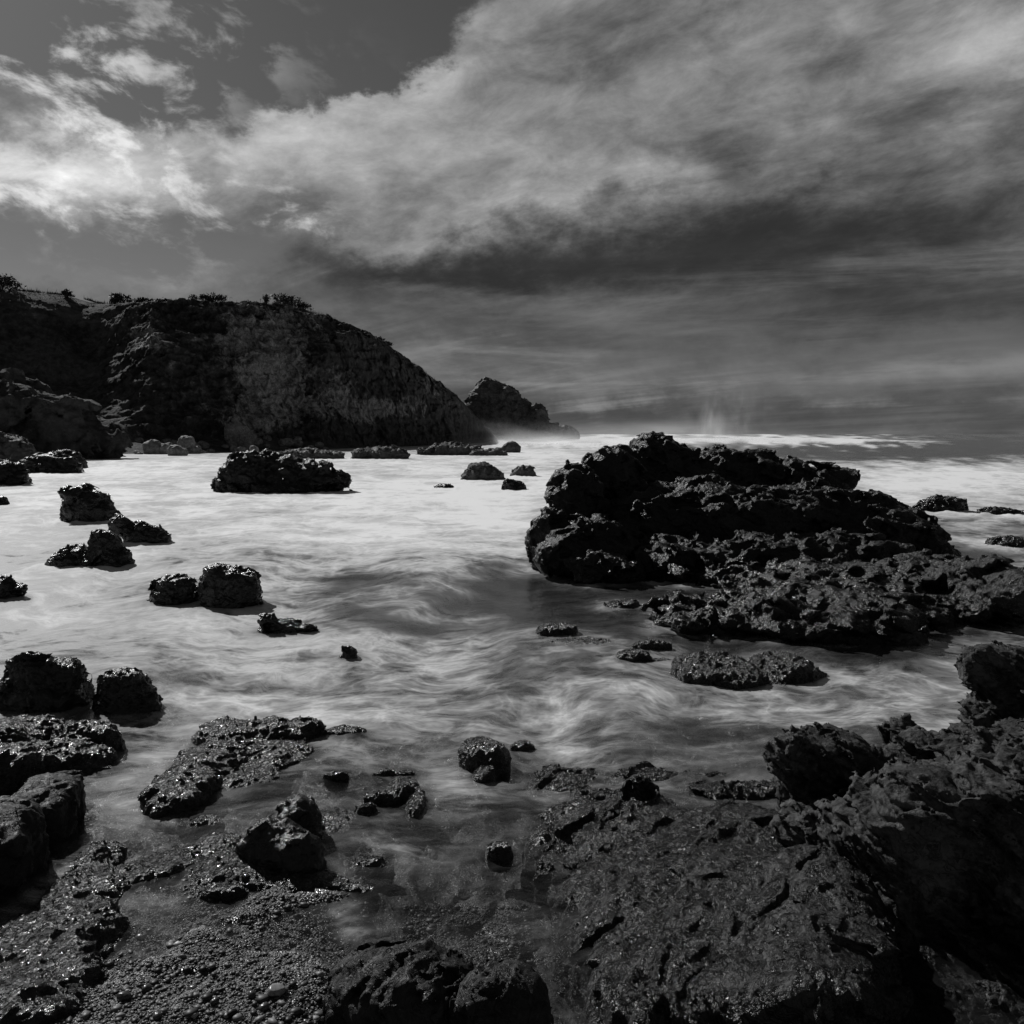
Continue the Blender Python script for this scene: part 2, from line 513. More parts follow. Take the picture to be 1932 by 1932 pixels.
def rock_mesh(name, mat, bl, d0, style, amp, L, voxel, zmin, k, skirt=2.2, parent=None):
    RSEED[0] += 1
    lo = np.min([c - np.linalg.norm(r) * 0 - np.abs(np.max(r)) * 1.02 for c, r, M, n in bl], 0) - amp * 1.5
    hi = np.max([c + np.abs(np.max(r)) * 1.02 for c, r, M, n in bl], 0) + amp * 1.5
    # tighter vertical bounds
    lo[2] = max(zmin, lo[2]); hi[2] = min(hi[2], np.max([c[2] + max(r[2], 0.25 * np.max(r)) for c, r, M, n in bl]) + amp * 1.5)
    R = 3
    n = (np.ceil((hi - lo) / voxel).astype(int) // R + 2) * R + 1
    h = voxel
    cg = [lo[a] + np.arange(0, n[a] + R, R) * h for a in range(3)]
    cx, cy, cz = np.meshgrid(*[g.astype(np.float32) for g in cg], indexing='ij')
    D = field(bl, cx, cy, cz, k, skirt).astype(np.float32)
    D = upsample(D, R, n)
    band = np.abs(D) < amp * 1.6 + 2 * h
    if zmin < 0: band[:, :, :max(0, int((-0.22 - lo[2]) / h))] = False
    I, J, K = np.nonzero(band)
    x = (lo[0] + I * h).astype(np.float32); y = (lo[1] + J * h).astype(np.float32); z = (lo[2] + K * h).astype(np.float32)
    dsp = detail(style, x, y, z, L, RSEED[0])
    D[I, J, K] -= amp * dsp
    for ax in (range(3) if name == 'great_rock' else ()):
        m_ = D.copy(); sl = lambda a_, b_: tuple(slice(a_, b_) if q == ax else slice(None) for q in range(3))
        D[sl(1, -1)] = m_[sl(1, -1)] * .8 + (m_[sl(0, -2)] + m_[sl(2, None)]) * .1
    D[0] = D[-1] = 1; D[:, 0] = D[:, -1] = 1; D[:, :, 0] = D[:, :, -1] = 1
    P, Q = surface_nets(D)
    P = P * h + lo
    org = np.array([np.mean([c[0] for c, *_ in bl]), np.mean([c[1] for c, *_ in bl]), max(zmin, 0) if zmin > 0 else 0.0])
    wl = P[np.abs(P[:, 2]) < h * .8]
    if len(wl) and d0 > 3: SHORE.extend(wl[::max(1, len(wl) // 400), :2].tolist())
    # keep the largest connected body only
    lab = np.arange(len(P))
    for _ in range(200):
        m = lab[Q].min(1); new = lab.copy()
        for c_ in range(4): new[Q[:, c_]] = np.minimum(new[Q[:, c_]], m)
        new = new[new]; new = new[new]
        if (new == lab).all(): break
        lab = new
    u, cnt = np.unique(lab, return_counts=True)
    keep = np.isin(lab, u[cnt > max(60, 0.05 * len(P))])
    Q = Q[keep[Q].all(1)]
    rem = np.cumsum(keep) - 1
    o = mesh_np(name, P[keep] - org, rem[Q], mat, parent)
    o.location = org
    return o


def settle(blobs, base):
    """lumps that reach the water line stand on it: widest at the foot"""
    out = []
    for b in blobs:
        if b[0] == 'S' and b[2] + b[4] > base - 0.5 * b[4]:
            top = b[2] - b[4]; ry = (base - top) * 0.92
            b = b[:2] + (top + ry, b[3] * 1.06, ry) + b[5:]
        out.append(b)
    return out


def rock(name, label, blobs, base, mat, style='craggy', amp=None, L=None, vox=1.5, zmin=-0.45, k=None, zbase=0.0, cat='rock', group=None, skirt=2.4):
    bl, d0 = solve(blobs, base, zbase)
    size = np.mean([np.mean(r) for c, r, M, n in bl])
    amp = (amp if amp else 0.16) * size * 1.0
    L = (L if L else 1.1) * size
    k = (k if k else 0.25) * size
    o = rock_mesh(name, mat, bl, d0, style, amp, L, max(vox * d0 / 852, 0.015), zmin, k, skirt)
    return tag(o, label, cat, group)


# ------------------------------------------------------------------ materials
def new_mat(name):
    m = bpy.data.materials.new(name); m.use_nodes = True
    t = m.node_tree; t.nodes.clear()
    out = t.nodes.new('ShaderNodeOutputMaterial')
    return m, t, out


def grey(t, v):
    return v.o


def rock_mat(name, dark, light, rough=(0.35, 0.8), scale=1.0, bump=0.6, spec=0.4, wet_z=None, fine=60.0, speck=0.0, cracks=0.0, bdist=0.06):
    m, t, out = new_mat(name)
    tc = t.nodes.new('ShaderNodeTexCoord'); P = X(t, tc.outputs['Object'])
    b = t.nodes.new('ShaderNodeBsdfPrincipled')
    n1 = noise(t, P, 1.3 * scale, 6, 0.6); n2 = noise(t, P, 9 * scale, 6, 0.65); n3 = noise(t, P, fine * scale, 4, 0.7)
    c = (n1 * 0.5 + n2 * 0.5).ramp(0.36, 0.66, dark, light)
    if speck:
        c = c + noise(t, P, fine * 0.5 * scale, 2, 0.6).ramp(0.62, 0.72) * speck
    t.links.new(c.o, b.inputs['Base Color'])
    r = (n2 * 0.6 + n3 * 0.4).ramp(0.38, 0.62, rough[0], rough[1])
    if wet_z is not None:
        g = t.nodes.new('ShaderNodeNewGeometry'); pz = sep(t, g.outputs['Position'])[2]
        wet = (pz + (n2 - 0.5) * 0.3).ramp(wet_z, wet_z + 0.25, 1.0, 0.0)
        r = r * (1.0 - wet * 0.5)
        c = c * (1.0 - wet * 0.5); t.links.new(c.o, b.inputs['Base Color'])
    t.links.new(r.o, b.inputs['Roughness'])
    b.inputs['Specular IOR Level'].default_value = spec
    hgt = n2 * 0.6 + n3 * 0.35 + voro(t, P, fine * 0.45 * scale) * 0.35
    if cracks:
        x_, y_, z_ = sep(t, P.o)
        w = noise(t, P, 1.6 * scale, 4, 0.6)
        u_ = x_ * 0.62 + y_ * 0.78 + w * 0.5; n_ = x_ * 0.78 - y_ * 0.62 + z_ * 0.9 + w * 0.7
        c1 = noise(t, comb(t, u_ * 1.1, n_ * 4.5, 0.0), 1.2 * scale, 5, 0.65); c2 = noise(t, comb(t, u_ * 3.0, n_ * 9.0, 4.0), 1.6 * scale, 4, 0.65)
        v = (c1 - 0.5).f('ABSOLUTE').ramp(0.0, 0.03) * (c2 - 0.5).f('ABSOLUTE').ramp(0.0, 0.022, 0.4, 1.0)
        hgt = hgt + v * cracks + c1 * cracks * 1.2
        c = c * v.ramp(0.0, 1.0, 0.4, 1.0); t.links.new(c.o, b.inputs['Base Color'])
    bp = t.nodes.new('ShaderNodeBump'); bp.inputs['Strength'].default_value = bump; bp.inputs['Distance'].default_value = bdist / scale
    t.links.new(hgt.o, bp.inputs['Height']); t.links.new(bp.outputs[0], b.inputs['Normal'])
    t.links.new(b.outputs[0], out.inputs[0])
    return m


M_CRAG = rock_mat('craggy_rock', 0.003, 0.022, (0.25, 0.75), 1.0, 0.9, 0.36, 0.42, 34)
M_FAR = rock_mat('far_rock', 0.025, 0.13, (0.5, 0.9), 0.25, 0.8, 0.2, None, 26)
M_BLD = rock_mat('boulder_rock', 0.004, 0.018, (0.14, 0.5), 1.6, 0.8, 0.5, 0.15, 26)
M_WEED = rock_mat('weedy_rock', 0.003, 0.014, (0.1, 0.5), 2.2, 1.0, 0.8, None, 50, bdist=0.15)
M_SMOOTH = rock_mat('smooth_rock', 0.007, 0.035, (0.35, 0.7), 1.6, 0.45, 0.25, -9, 34, 0.0, 0.7)
M_STRATA = rock_mat('layered_rock', 0.012, 0.11, (0.5, 0.9), 1.8, 0.6, 0.2, 0.1, 34, 0.0, 0.25)
M_SLAB = rock_mat('slab_rock', 0.006, 0.05, (0.28, 0.8), 1.6, 0.8, 0.45, 0.2, 40, 0.0, 0.7)


def headland_mat():
    m, t, out = new_mat('headland_turf_and_rock')
    g = t.nodes.new('ShaderNodeNewGeometry'); P = X(t, g.outputs['Position'])
    a = t.nodes.new('ShaderNodeAttribute'); a.attribute_name = 'bare'; bare = X(t, a.outputs['Fac'])
    b = t.nodes.new('ShaderNodeBsdfPrincipled')
    n1 = noise(t, P, 0.10, 6, 0.65); n2 = noise(t, P, 0.7, 6, 0.7); n3 = noise(t, P, 3.0, 4, 0.7)
    turf = (n1 * 0.4 + n2 * 0.6).ramp(0.36, 0.66, 0.022, 0.12)
    rockc = (n2 * 0.55 + n3 * 0.45).ramp(0.35, 0.65, 0.07, 0.46)
    bb = (bare + (n2 - 0.5) * 1.1 + (n1 - 0.5) * 1.5).ramp(0.3, 0.65)
    c = turf * (1.0 - bb) + rockc * bb
    t.links.new(c.o, b.inputs['Base Color']); b.inputs['Roughness'].default_value = 0.9; b.inputs['Specular IOR Level'].default_value = 0.15
    bp = t.nodes.new('ShaderNodeBump'); bp.inputs['Strength'].default_value = 1.0; bp.inputs['Distance'].default_value = 0.6
    t.links.new((n2 * 0.7 + n3 * 0.4).o, bp.inputs['Height']); t.links.new(bp.outputs[0], b.inputs['Normal'])
    t.links.new(b.outputs[0], out.inputs[0])
    return m


def water_mat():
    m, t, out = new_mat('sea_water')
    def at_(n):
        a = t.nodes.new('ShaderNodeAttribute'); a.attribute_name = n; return X(t, a.outputs['Fac'])
    foam, murk = at_('foam'), at_('murk')
    g = t.nodes.new('ShaderNodeNewGeometry'); P = X(t, g.outputs['Position'])
    px, py, pz = sep(t, P.o)
    rp = noise(t, P, 1.6, 5, 0.6); fine = noise(t, comb(t, px * 0.6, py, 0.0), 9.0, 5, 0.65, 0.6)
    al, ps = at_('along'), at_('psi')
    s1 = noise(t, comb(t, al * 0.55, ps * 2.6, 0.0), 1.0, 7, 0.66, 0.35); s2 = noise(t, comb(t, al * 0.9 + 4.0, ps * 7.0, 3.0), 1.0, 5, 0.6, 0.2)
    s3 = noise(t, comb(t, al * 0.6, ps * 1.4, 9.0), 0.9, 7, 0.66, 0.5)
    def fila(v): return (1.0 - (v - 0.5).f('ABSOLUTE') * 7.0).f('MAXIMUM', 0.0).f('POWER', 1.4)
    f1 = noise(t, comb(t, al * 0.6, ps * 1.5, 2.0), 1.0, 5, 0.6, 0.6); f2 = noise(t, comb(t, al * 1.3, ps * 3.2, 6.0), 1.0, 4, 0.6, 0.7)
    fil = fila(f1) * 0.6 + fila(f2) * 0.4
    near = py.ramp(10, 60, 1.0, 0.4)
    f = (foam + ((s1 - 0.5) * 0.75 + (fil - 0.3) * 0.40 + (s3 - 0.5) * 0.8 + (fine - 0.5) * 0.14 * near) * foam.ramp(0.0, 0.30, 0.2, 1.0)).clamp()
    bp = t.nodes.new('ShaderNodeBump'); bp.inputs['Strength'].default_value = 0.25; bp.inputs['Distance'].default_value = 0.08
    t.links.new((rp * 0.6 + fine * 0.25).o, bp.inputs['Height'])
    # milky water: diffuse body under a soft sheen
    body = t.nodes.new('ShaderNodeBsdfPrincipled')
    bc = f.ramp(0, 1, 0.04, 0.86, smooth=False)
    t.links.new(bc.o, body.inputs['Base Color']); t.links.new(f.ramp(0, 0.6, 0.24, 0.8).o, body.inputs['Roughness'])
    body.inputs['IOR'].default_value = 1.33; body.inputs['Specular IOR Level'].default_value = 0.5
    t.links.new(bp.outputs[0], body.inputs['Normal'])
    # clear shallow water
    tr = t.nodes.new('ShaderNodeBsdfTransparent'); tr.inputs[0].default_value = (0.78, 0.78, 0.78, 1)
    gl = t.nodes.new('ShaderNodeBsdfGlossy'); gl.inputs['Roughness'].default_value = 0.14; gl.inputs[0].default_value = (1, 1, 1, 1)
    t.links.new(bp.outputs[0], gl.inputs['Normal'])
    # Fresnel by the angle alone, the same from above and below, so that sunlight reaches the bed
    dt = t.nodes.new('ShaderNodeVectorMath'); dt.operation = 'DOT_PRODUCT'
    t.links.new(bp.outputs[0], dt.inputs[0]); t.links.new(g.outputs['Incoming'], dt.inputs[1])
    fr = (1.0 - X(t, dt.outputs['Value']).f('ABSOLUTE')).clamp().f('POWER', 5.0) * 0.98 + 0.02
    mx = t.nodes.new('ShaderNodeMixShader'); t.links.new(fr.o, mx.inputs[0]); t.links.new(tr.outputs[0], mx.inputs[1]); t.links.new(gl.outputs[0], mx.inputs[2])
    op = (murk + f * 1.2).clamp() * at_('edge')
    mo = t.nodes.new('ShaderNodeMixShader'); t.links.new(op.o, mo.inputs[0]); t.links.new(mx.outputs[0], mo.inputs[1]); t.links.new(body.outputs[0], mo.inputs[2])
    t.links.new(mo.outputs[0], out.inputs[0])
    return m


def bed_mat():
    m, t, out = new_mat('gravel_bed')
    g = t.nodes.new('ShaderNodeNewGeometry'); P = X(t, g.outputs['Position'])
    b = t.nodes.new('ShaderNodeBsdfPrincipled')
    v = t.nodes.new('ShaderNodeTexVoronoi'); t.links.new(P.o, v.inputs['Vector']); v.inputs['Scale'].default_value = 70
    sepc = sep(t, v.outputs['Color'])[0]
    ga = t.nodes.new('ShaderNodeAttribute'); ga.attribute_name = 'grit'; grit = (X(t, ga.outputs['Fac']) + noise(t, P, 3.0, 4, .6) - 0.5).ramp(.3, .7)
    c = (sepc.ramp(0, 1, 0.03, 0.2) * grit + noise(t, P, 7.0, 5, .65).ramp(.38, .62, .007, .075) * (1.0 - grit)) * noise(t, P, 2.0, 4, 0.6).ramp(0.3, 0.7, 0.5, 1.2)
    t.links.new(c.o, b.inputs['Base Color']); t.links.new(noise(t, P, 40, 3, .6).ramp(.4, .6, .22, .7).o, b.inputs['Roughness']); b.inputs['Specular IOR Level'].default_value = 0.4
    bp = t.nodes.new('ShaderNodeBump'); bp.inputs['Strength'].default_value = 0.9; bp.inputs['Distance'].default_value = 0.012; bp.invert = True
    t.links.new((X(t, v.outputs['Distance']) * grit - noise(t, P, 22, 6, .65) * (1.0 - grit) * 1.6).o, bp.inputs['Height']); t.links.new(bp.outputs[0], b.inputs['Normal'])
    t.links.new(b.outputs[0], out.inputs[0])
    return m


def plain(name, c, rough=0.6, spec=0.4, var=0.5, scale=8):
    m, t, out = new_mat(name)
    tc = t.nodes.new('ShaderNodeTexCoord'); P = X(t, tc.outputs['Object'])
    oi = t.nodes.new('ShaderNodeObjectInfo')
    b = t.nodes.new('ShaderNodeBsdfPrincipled')
    n = noise(t, P, scale, 4, 0.6).ramp(0.3, 0.7, c * (1 - var), c * (1 + var)) * X(t, oi.outputs['Random']).ramp(0, 1, 0.75, 1.3)
    t.links.new(n.o, b.inputs['Base Color']); b.inputs['Roughness'].default_value = rough; b.inputs['Specular IOR Level'].default_value = spec
    t.links.new(b.outputs[0], out.inputs[0])
    return m


M_HEAD, M_WATER, M_BED = headland_mat(), water_mat(), bed_mat()
M_LEAF = plain('coastal_leaves', 0.045, 0.6, 0.2, 0.6, 1.5)
M_STEM = plain('shrub_stem', 0.04, 0.8, 0.2)
M_PALE = rock_mat('pale_boulder_rock', 0.09, 0.34, (0.6, 0.9), 0.4, 0.7, 0.3, None, 26)
M_PEB = plain('beach_pebble', 0.05, 0.3, 0.5, 0.4, 30)
M_PEBP = plain('pale_pebble', 0.22, 0.35, 0.5, 0.3, 30)


def gravel_mat():
    m, t, out = new_mat('wet_gravel')
    a = t.nodes.new('ShaderNodeAttribute'); a.attribute_name = 'tone'
    b = t.nodes.new('ShaderNodeBsdfPrincipled')
    t.links.new(a.outputs['Fac'], b.inputs['Base Color']); b.inputs['Roughness'].default_value = 0.5; b.inputs['Specular IOR Level'].default_value = 0.3
    t.links.new(b.outputs[0], out.inputs[0]); return m


M_GRAVEL = gravel_mat()


# ------------------------------------------------------------------ the setting
def ss(x, a, b):
    t = np.clip((x - a) / (b - a), 0, 1); return t * t * (3 - 2 * t)


def bed_height(x, y):
    """gravel bank at the near edge, sloping under the water"""
    pxs = CX + F * x / np.maximum(y, 0.5)
    left = ss(pxs, 860, 640)
    bank = ss(y, 6.6, 3.6) * ss(pxs, 820, 480) * 0.235
    base = -0.27 + 0.09 * left * ss(y, 9.5, 7.0) - 0.25 * ss(y, 7, 14) - 0.6 * ss(y, 14, 60)
    mound = 0.13 * np.exp(-((x + 0.25) / 0.5) ** 2 - ((y - 4.75) / 0.5) ** 2)
    near = ss(y, 13, 8)
    rough = (0.14 * ridged(x * 1.1 + 4, y * 1.1, 0 * x + 3, 4) + 0.05 * facet(x * 2.6, y * 2.6, 0 * x)) * near * (0.35 + 0.65 * ss(y, 4.7, 5.6))
    return base + bank + mound + rough + 0.04 * fbm(x * 0.5, y * 0.5, 0 * x + 3, 3) + 0.012 * fbm(x * 6, y * 6, 0 * x, 3)


def build_bed():
    ys = np.concatenate([np.linspace(2.0, 10, 330), 10 + (np.linspace(0, 1, 120)[1:] ** 3) * 900])
    us = np.concatenate([np.linspace(-1.6, -.6, 40)[:-1], np.linspace(-.6, .6, 380), np.linspace(.6, 1.6, 40)[1:]])
    Yg, U = np.meshgrid(ys, us, indexing='ij'); Xg = U * (Yg + 1.5)
    Z = bed_height(Xg, Yg)
    o = mesh_np('sea_bed', np.stack([Xg, Yg, Z], -1).reshape(-1, 3), grid_quads(*Yg.shape), M_BED)
    attr(o, 'grit', np.clip(ss(Yg, 6.0, 5.1) * ss(CX + F * Xg / Yg, 700, 560) + np.exp(-((Xg + .25) / .42) ** 2 - ((Yg - 4.75) / .42) ** 2) * 1.2, 0, 1))
    return struct(o)


def upsample2(A, shape):
    for ax in (0, 1):
        n = shape[ax]; t = np.arange(n) / 2.0; i = np.minimum(t.astype(int), A.shape[ax] - 2); f = (t - i).astype(np.float32)
        sh = [1, 1]; sh[ax] = n
        A = np.take(A, i, ax) * (1 - f.reshape(sh)) + np.take(A, i + 1, ax) * f.reshape(sh)
    return A


def build_water():
    rows = np.concatenate([819 + np.geomspace(0.35, 30, 60), np.linspace(849, 1100, 130)[1:], np.linspace(1100, 1950, 250)[1:], np.linspace(1950, 2700, 24)[1:]])
    cols = np.concatenate([np.linspace(-2600, -40, 60)[:-1], np.linspace(-40, 1972, 480), np.linspace(1972, 4600, 60)[1:]])
    PY, PX = np.meshgrid(rows, cols, indexing='ij')
    Xw, Yw, _ = ground(PX, PY)
    Xw = Xw.astype(np.float32); Yw = Yw.astype(np.float32)
    h = PY - 819
    a = ((PX - CX) / (h + 150) * 6).astype(np.float32); b = (9 * np.log(h + 25)).astype(np.float32)
    ah, bh, ph = a[::2, ::2], b[::2, ::2], PY[::2, ::2]
    sw = ss(PY, 900, 1230).astype(np.float32)
    def stream(a_, b_, w_): return b_ + (0.15 + w_) * (1.25 * fbm(a_ * 0.24 + 3, b_ * 0.24, 0 * a_, 2) + 0.2 * fbm(a_ * 0.9 + 3, b_ * 0.9, 0 * a_ + 5, 2))
    psi = stream(a, b, sw)
    swh = sw[::2, ::2]
    def flow(a_, b_):
        p0 = stream(a_, b_, swh)
        return np.arctan2(-(stream(a_ + .05, b_, swh) - p0), stream(a_, b_ + .05, swh) - p0)
    th = flow(ah, bh); lic = np.zeros_like(ah); wsum = 0
    for sgn in (1, -1):
        aa, bb, t = ah.copy(), bh.copy(), th
        for i in range(7):
            lic += fbm(aa * 1.1, bb * 1.25, 0 * aa + 1.7, 4, 0.62); wsum += 1
            aa = aa + np.cos(t) * 0.22 * sgn; bb = bb + np.sin(t) * 0.22 * sgn
            t = flow(aa, bb)
    lic = upsample2(lic / wsum, PX.shape)
    lic = lic / lic.std()
    big = fbm(a * 0.35 + 7, b * 0.6, 0 * a + 4, 3); big /= big.std()
    env = np.interp(PY, [819, 824, 836, 848, 870, 900, 960, 1030, 1100, 1200, 1320, 1400, 1460, 1600, 2000],
                    [.05, .06, .10, .30, .55, .54, .49, .40, .26, .22, .25, .18, .10, .05, .02])
    wx = PX + 40 * fbm(a * .5, b * .5, 0 * a + 11, 3); wy = PY + 30 * fbm(a * .5, b * .5, 0 * a + 19, 3)
    def g(px, py, rx, ry, w): return w * np.exp(-((wx - px) / rx) ** 2 - ((wy - py) / ry) ** 2)
    for q in ((820, 935, 260, 60, .25), (200, 890, 260, 25, .15), (300, 960, 300, 50, .10), (780, 1010, 240, 40, .32), (250, 1085, 240, 40, .2), (1050, 1130, 200, 60, -.15), (1500, 1235, 400, 28, -.12), (640, 1140, 160, 34, -.14), (500, 1165, 160, 16, .2), (860, 940, 200, 30, .2),
              (1250, 829, 330, 9, .9), (1520, 832, 160, 5, .7), (1800, 905, 220, 26, .45), (1050, 850, 200, 22, .45), (1450, 856, 330, 13, -.32), (1850, 845, 240, 14, -.35), (1780, 866, 320, 12, -.36),
              (1850, 1870, 260, 150, -.3), (1850, 1020, 200, 60, -.28), (960, 1120, 230, 60, -.12), (1100, 1080, 120, 50, -.2), (1400, 1140, 300, 60, -.35),
              (80, 1140, 190, 60, .2), (400, 1210, 260, 30, .12), (720, 1290, 220, 60, .18), (620, 1340, 190, 40, .15), (330, 1330, 120, 30, .15),
              (1100, 1250, 250, 50, -.08), (1350, 1360, 330, 45, .16), (1750, 1340, 120, 40, .05), (1080, 1420, 60, 40, .3),
              (1250, 1420, 200, 30, .05), (1750, 1190, 160, 30, -.25),
              (250, 1500, 90, 60, .26), (180, 1440, 160, 60, .14), (100, 1640, 120, 40, .10), (600, 1400, 120, 40, .08), (840, 1480, 60, 60, .16), (740, 1600, 120, 40, .12), (680, 1775, 60, 36, .30), (880, 1440, 50, 50, .16), (700, 1590, 140, 30, .12), (820, 1640, 160, 24, .10), (640, 1700, 30, 60, .12), (850, 1800, 60, 20, .14), (50, 1730, 90, 50, .16), (650, 1660, 40, 80, .06)):
        env = env + g(*q)
    amp = np.interp(PY, [819, 850, 900, 1000, 1200, 1400, 1600], [.03, .05, .06, .07, .08, .07, .05])
    foam = np.clip(env + amp * lic * (0.35 + np.clip(env, 0, .6) * 1.4) + 0.06 * big * ss(PY, 850, 950), 0, 1)
    Z = 0.012 * fbm(Xw * .7, Yw * .7, 0 * a, 3) * ss(PY, 830, 900) + 0.012 * foam
    # breaking swell far out
    rid = np.exp(-((Yw - 330 - 0.05 * Xw) / 13) ** 2) * ss(Xw, -60, 0) * ss(Xw, 185, 105) * 2.4
    rid2 = np.exp(-((Yw - 205 + 0.1 * Xw) / 12) ** 2) * ss(Xw, -20, 20) * ss(Xw, 90, 40) * 0.9
    Z = Z + rid + rid2
    foam = np.clip(foam + 1.2 * rid * (0.9 + 0.1 * lic) + 0.3 * rid2, 0, 1)
    kd = mathutils.kdtree.KDTree(len(SHORE)); 
    for i_, p_ in enumerate(SHORE): kd.insert((p_[0], p_[1], 0), i_)
    kd.balance()
    dist = np.full(PX.size, 99.0, np.float32)
    inn = ((PX > -60) & (PX < 1990) & (PY > 838) & (PY < 1950)).ravel(); fx, fy = Xw.ravel(), Yw.ravel()
    for i_ in np.nonzero(inn)[0]: dist[i_] = kd.find((fx[i_], fy[i_], 0))[2]
    dist = dist.reshape(PX.shape); wid = np.clip(Yw * 0.016, .06, 2.5)
    col = np.exp(-dist / wid) * (0.5 + 0.5 * np.clip(fbm(Xw * 1.7 / wid * .2, Yw * 1.7 / wid * .2, 0 * Xw, 3) * 2, -1, 1))
    foam = np.clip(foam + col * (0.5 * ss(PY, 1500, 1250) + 0.12), 0, 1)
    Z = Z + np.clip(np.exp(-dist / wid * 1.2) * (0.4 + 1.2 * fbm(Xw * 2.2, Yw * 2.2, 0 * Xw + 6, 3)), 0, 1) * np.clip(Yw * .004, .012, .12)
    edge = 1 - 0.8 * np.exp(-dist / np.clip(Yw * 0.014, .07, .5)) * ss(PY, 1000, 1200)
    dep = np.clip(-bed_height(Xw, np.clip(Yw, 1, 900)), 0, 5)
    murk = np.clip(1 - np.exp(-dep * (0.25 + 0.75 * ss(Yw, 6.5, 12))), 0, 1)
    o = mesh_np('water', np.stack([Xw, Yw, Z], -1).reshape(-1, 3), grid_quads(*PX.shape)[:, ::-1], M_WATER)
    attr(o, 'foam', foam); attr(o, 'murk', murk); attr(o, 'along', a); attr(o, 'psi', psi); attr(o, 'edge', edge)
    return struct(o)


SKYLINE = [(-700, 470), (-400, 505), (-150, 530), (0, 546), (35, 546), (100, 552), (150, 559), (185, 570), (215, 573), (330, 573), (440, 573), (500, 573), (560, 581),
           (620, 598), (680, 626), (730, 651), (780, 686), (820, 716), (850, 737), (880, 766), (905, 792), (930, 818), (945, 833)]
BASE = [(-700, 868), (-200, 862), (0, 858), (230, 853), (450, 850), (600, 847), (750, 843), (850, 839), (900, 836), (945, 834)]


def build_headland():
    u = np.concatenate([np.linspace(-700, -20, 120)[:-1], np.linspace(-20, 945, 700)])
    nv = 230
    sx, sy = zip(*SKYLINE); bx, by = zip(*BASE)
    top = np.interp(u, sx, sy) + (1.5 + 2.5 * ss(u, 560, 640)) * fbm(u * .045, 0 * u, 0 * u + 2, 4) + 1.2 * ridged(u * .11, 0 * u, 0 * u + 7, 3) * ss(u, 600, 700); base = np.interp(u, bx, by)
    Yb = ground(u, base)[1]
    setb = np.interp(u, [-700, 0, 200, 300, 500, 700, 850, 945], [60, 48, 40, 26, 24, 34, 26, 3])
    Yt = Yb + setb
    zt = at(u, top, Yt)[2]
    v = np.concatenate([np.linspace(-0.15, 0, 26)[:-1], np.linspace(0, 1, 190), 1 + np.linspace(0, 1, nv - 190 + 1)[1:] ** 1.5])
    V, U = np.meshgrid(v, u, indexing='ij')
    t = np.clip(V, 0, 1)
    # profile: steep wall low down and near the crest, gentler turf between on the left
    rocky = ss(U, 150, 330)
    hgt = rocky * (0.12 * ss(t, 0, .12) + 0.50 * ss(t, .10, .55) + 0.30 * ss(t, .45, .95) + .08 * t) + (1 - rocky) * (0.55 * t ** 1.25 + 0.33 * ss(t, .55, .95) + .12 * t)
    sea = ss(U, 560, 700)
    hgt = hgt * (1 - sea) + sea * (0.62 * ss(t, 0, .42) + .38 * (1 - (1 - t) ** 1.8))
    hgt = hgt / hgt[np.argmin(np.abs(v - 1))][None, :]
    ap = (0.15 + 0.85 * ss(u, 760, 480))[None]             # shingle apron along the foot
    Y = Yb[None] + t * setb[None] + np.clip(V - 1, 0, 1) * 70 + np.minimum(V, 0) / .15 * 20 * ap
    zf = 2.4 * ap - 0.3
    Z = zf + (zt[None] - zf) * hgt - np.clip(V - 1, 0, 1) * zt[None] * 0.35 + np.minimum(V, 0) / .15 * (zf + .8)
    dirx = ((u - CX) / F / np.cos(PITCH))[None]
    Xw = dirx * Y
    x, y, z = [q.astype(np.float32) for q in (Xw, Y, Z)]
    fade = ss(V, 1.0, .86 - .25 * ss(U, 560, 700)) * ss(V, -.05, .06) * (1 - .1 * ss(U, 600, 760))
    fade = fade * np.clip(zt[None] / 14, .15, 1)
    gul = ridged(x * .045 + 2, y * .045, z * .02, 4, .55)
    lump = ridged(x * .12, y * .12 + 5, z * .12, 5, .58)
    fine = ridged(x * .45, y * .45, z * .45 + 3, 4, .6)
    fct = facet(x * .16 + lump, y * .16, z * .2) + .6 * facet(x * .4, y * .4 + lump, z * .5)
    strata = fbm(x * .05 + z * .22, y * .05, z * .5 - x * .1, 4)
    big = fade * (gul * 3.4 * (0.3 + .7 * rocky) + lump * 2.6 * (.2 + .8 * rocky) + fct * 1.0 * (.1 + .9 * rocky) + fine * .5 * (.3 + .7 * rocky) + strata * 2.6 * rocky)
    Y2 = Y - big * 1.0
    Z2 = Z + big * 0.25 + 0.12 * fbm(x * .6, y * .6, z * .6, 3) * (V > 0)
    X2 = dirx * Y2 + fade * fbm(x * .15, y * .15 + 9, z * .15, 4) * 1.8
    P = np.stack([X2, Y2, Z2], -1)
    o = mesh_np('headland', P.reshape(-1, 3), grid_quads(*V.shape), M_HEAD)
    PYpix = 819 - (Z2 - H) * F / Y2
    def g(px, py, rx, ry, w): return w * np.exp(-((U - px) / rx) ** 2 - ((PYpix - py) / ry) ** 2)
    bare = 0.2 * rocky - .14 * ss(U, 640, 760) + g(530, 650, 60, 60, .75) + g(520, 740, 70, 50, .5) + g(720, 770, 80, 22, .6) + g(650, 740, 40, 60, .3) + g(280, 640, 40, 25, .5) + g(460, 650, 40, 50, .3) \
        + g(480, 790, 60, 25, .4) + g(590, 770, 40, 25, .35) + g(50, 590, 60, 25, .25) + g(820, 720, 40, 30, .2) - g(620, 700, 40, 80, .2) - g(700, 830, 200, 18, .3)
    attr(o, 'bare', bare)
    return struct(o)


tick('start'); build_bed(); tick('bed'); build_headland(); tick('head')


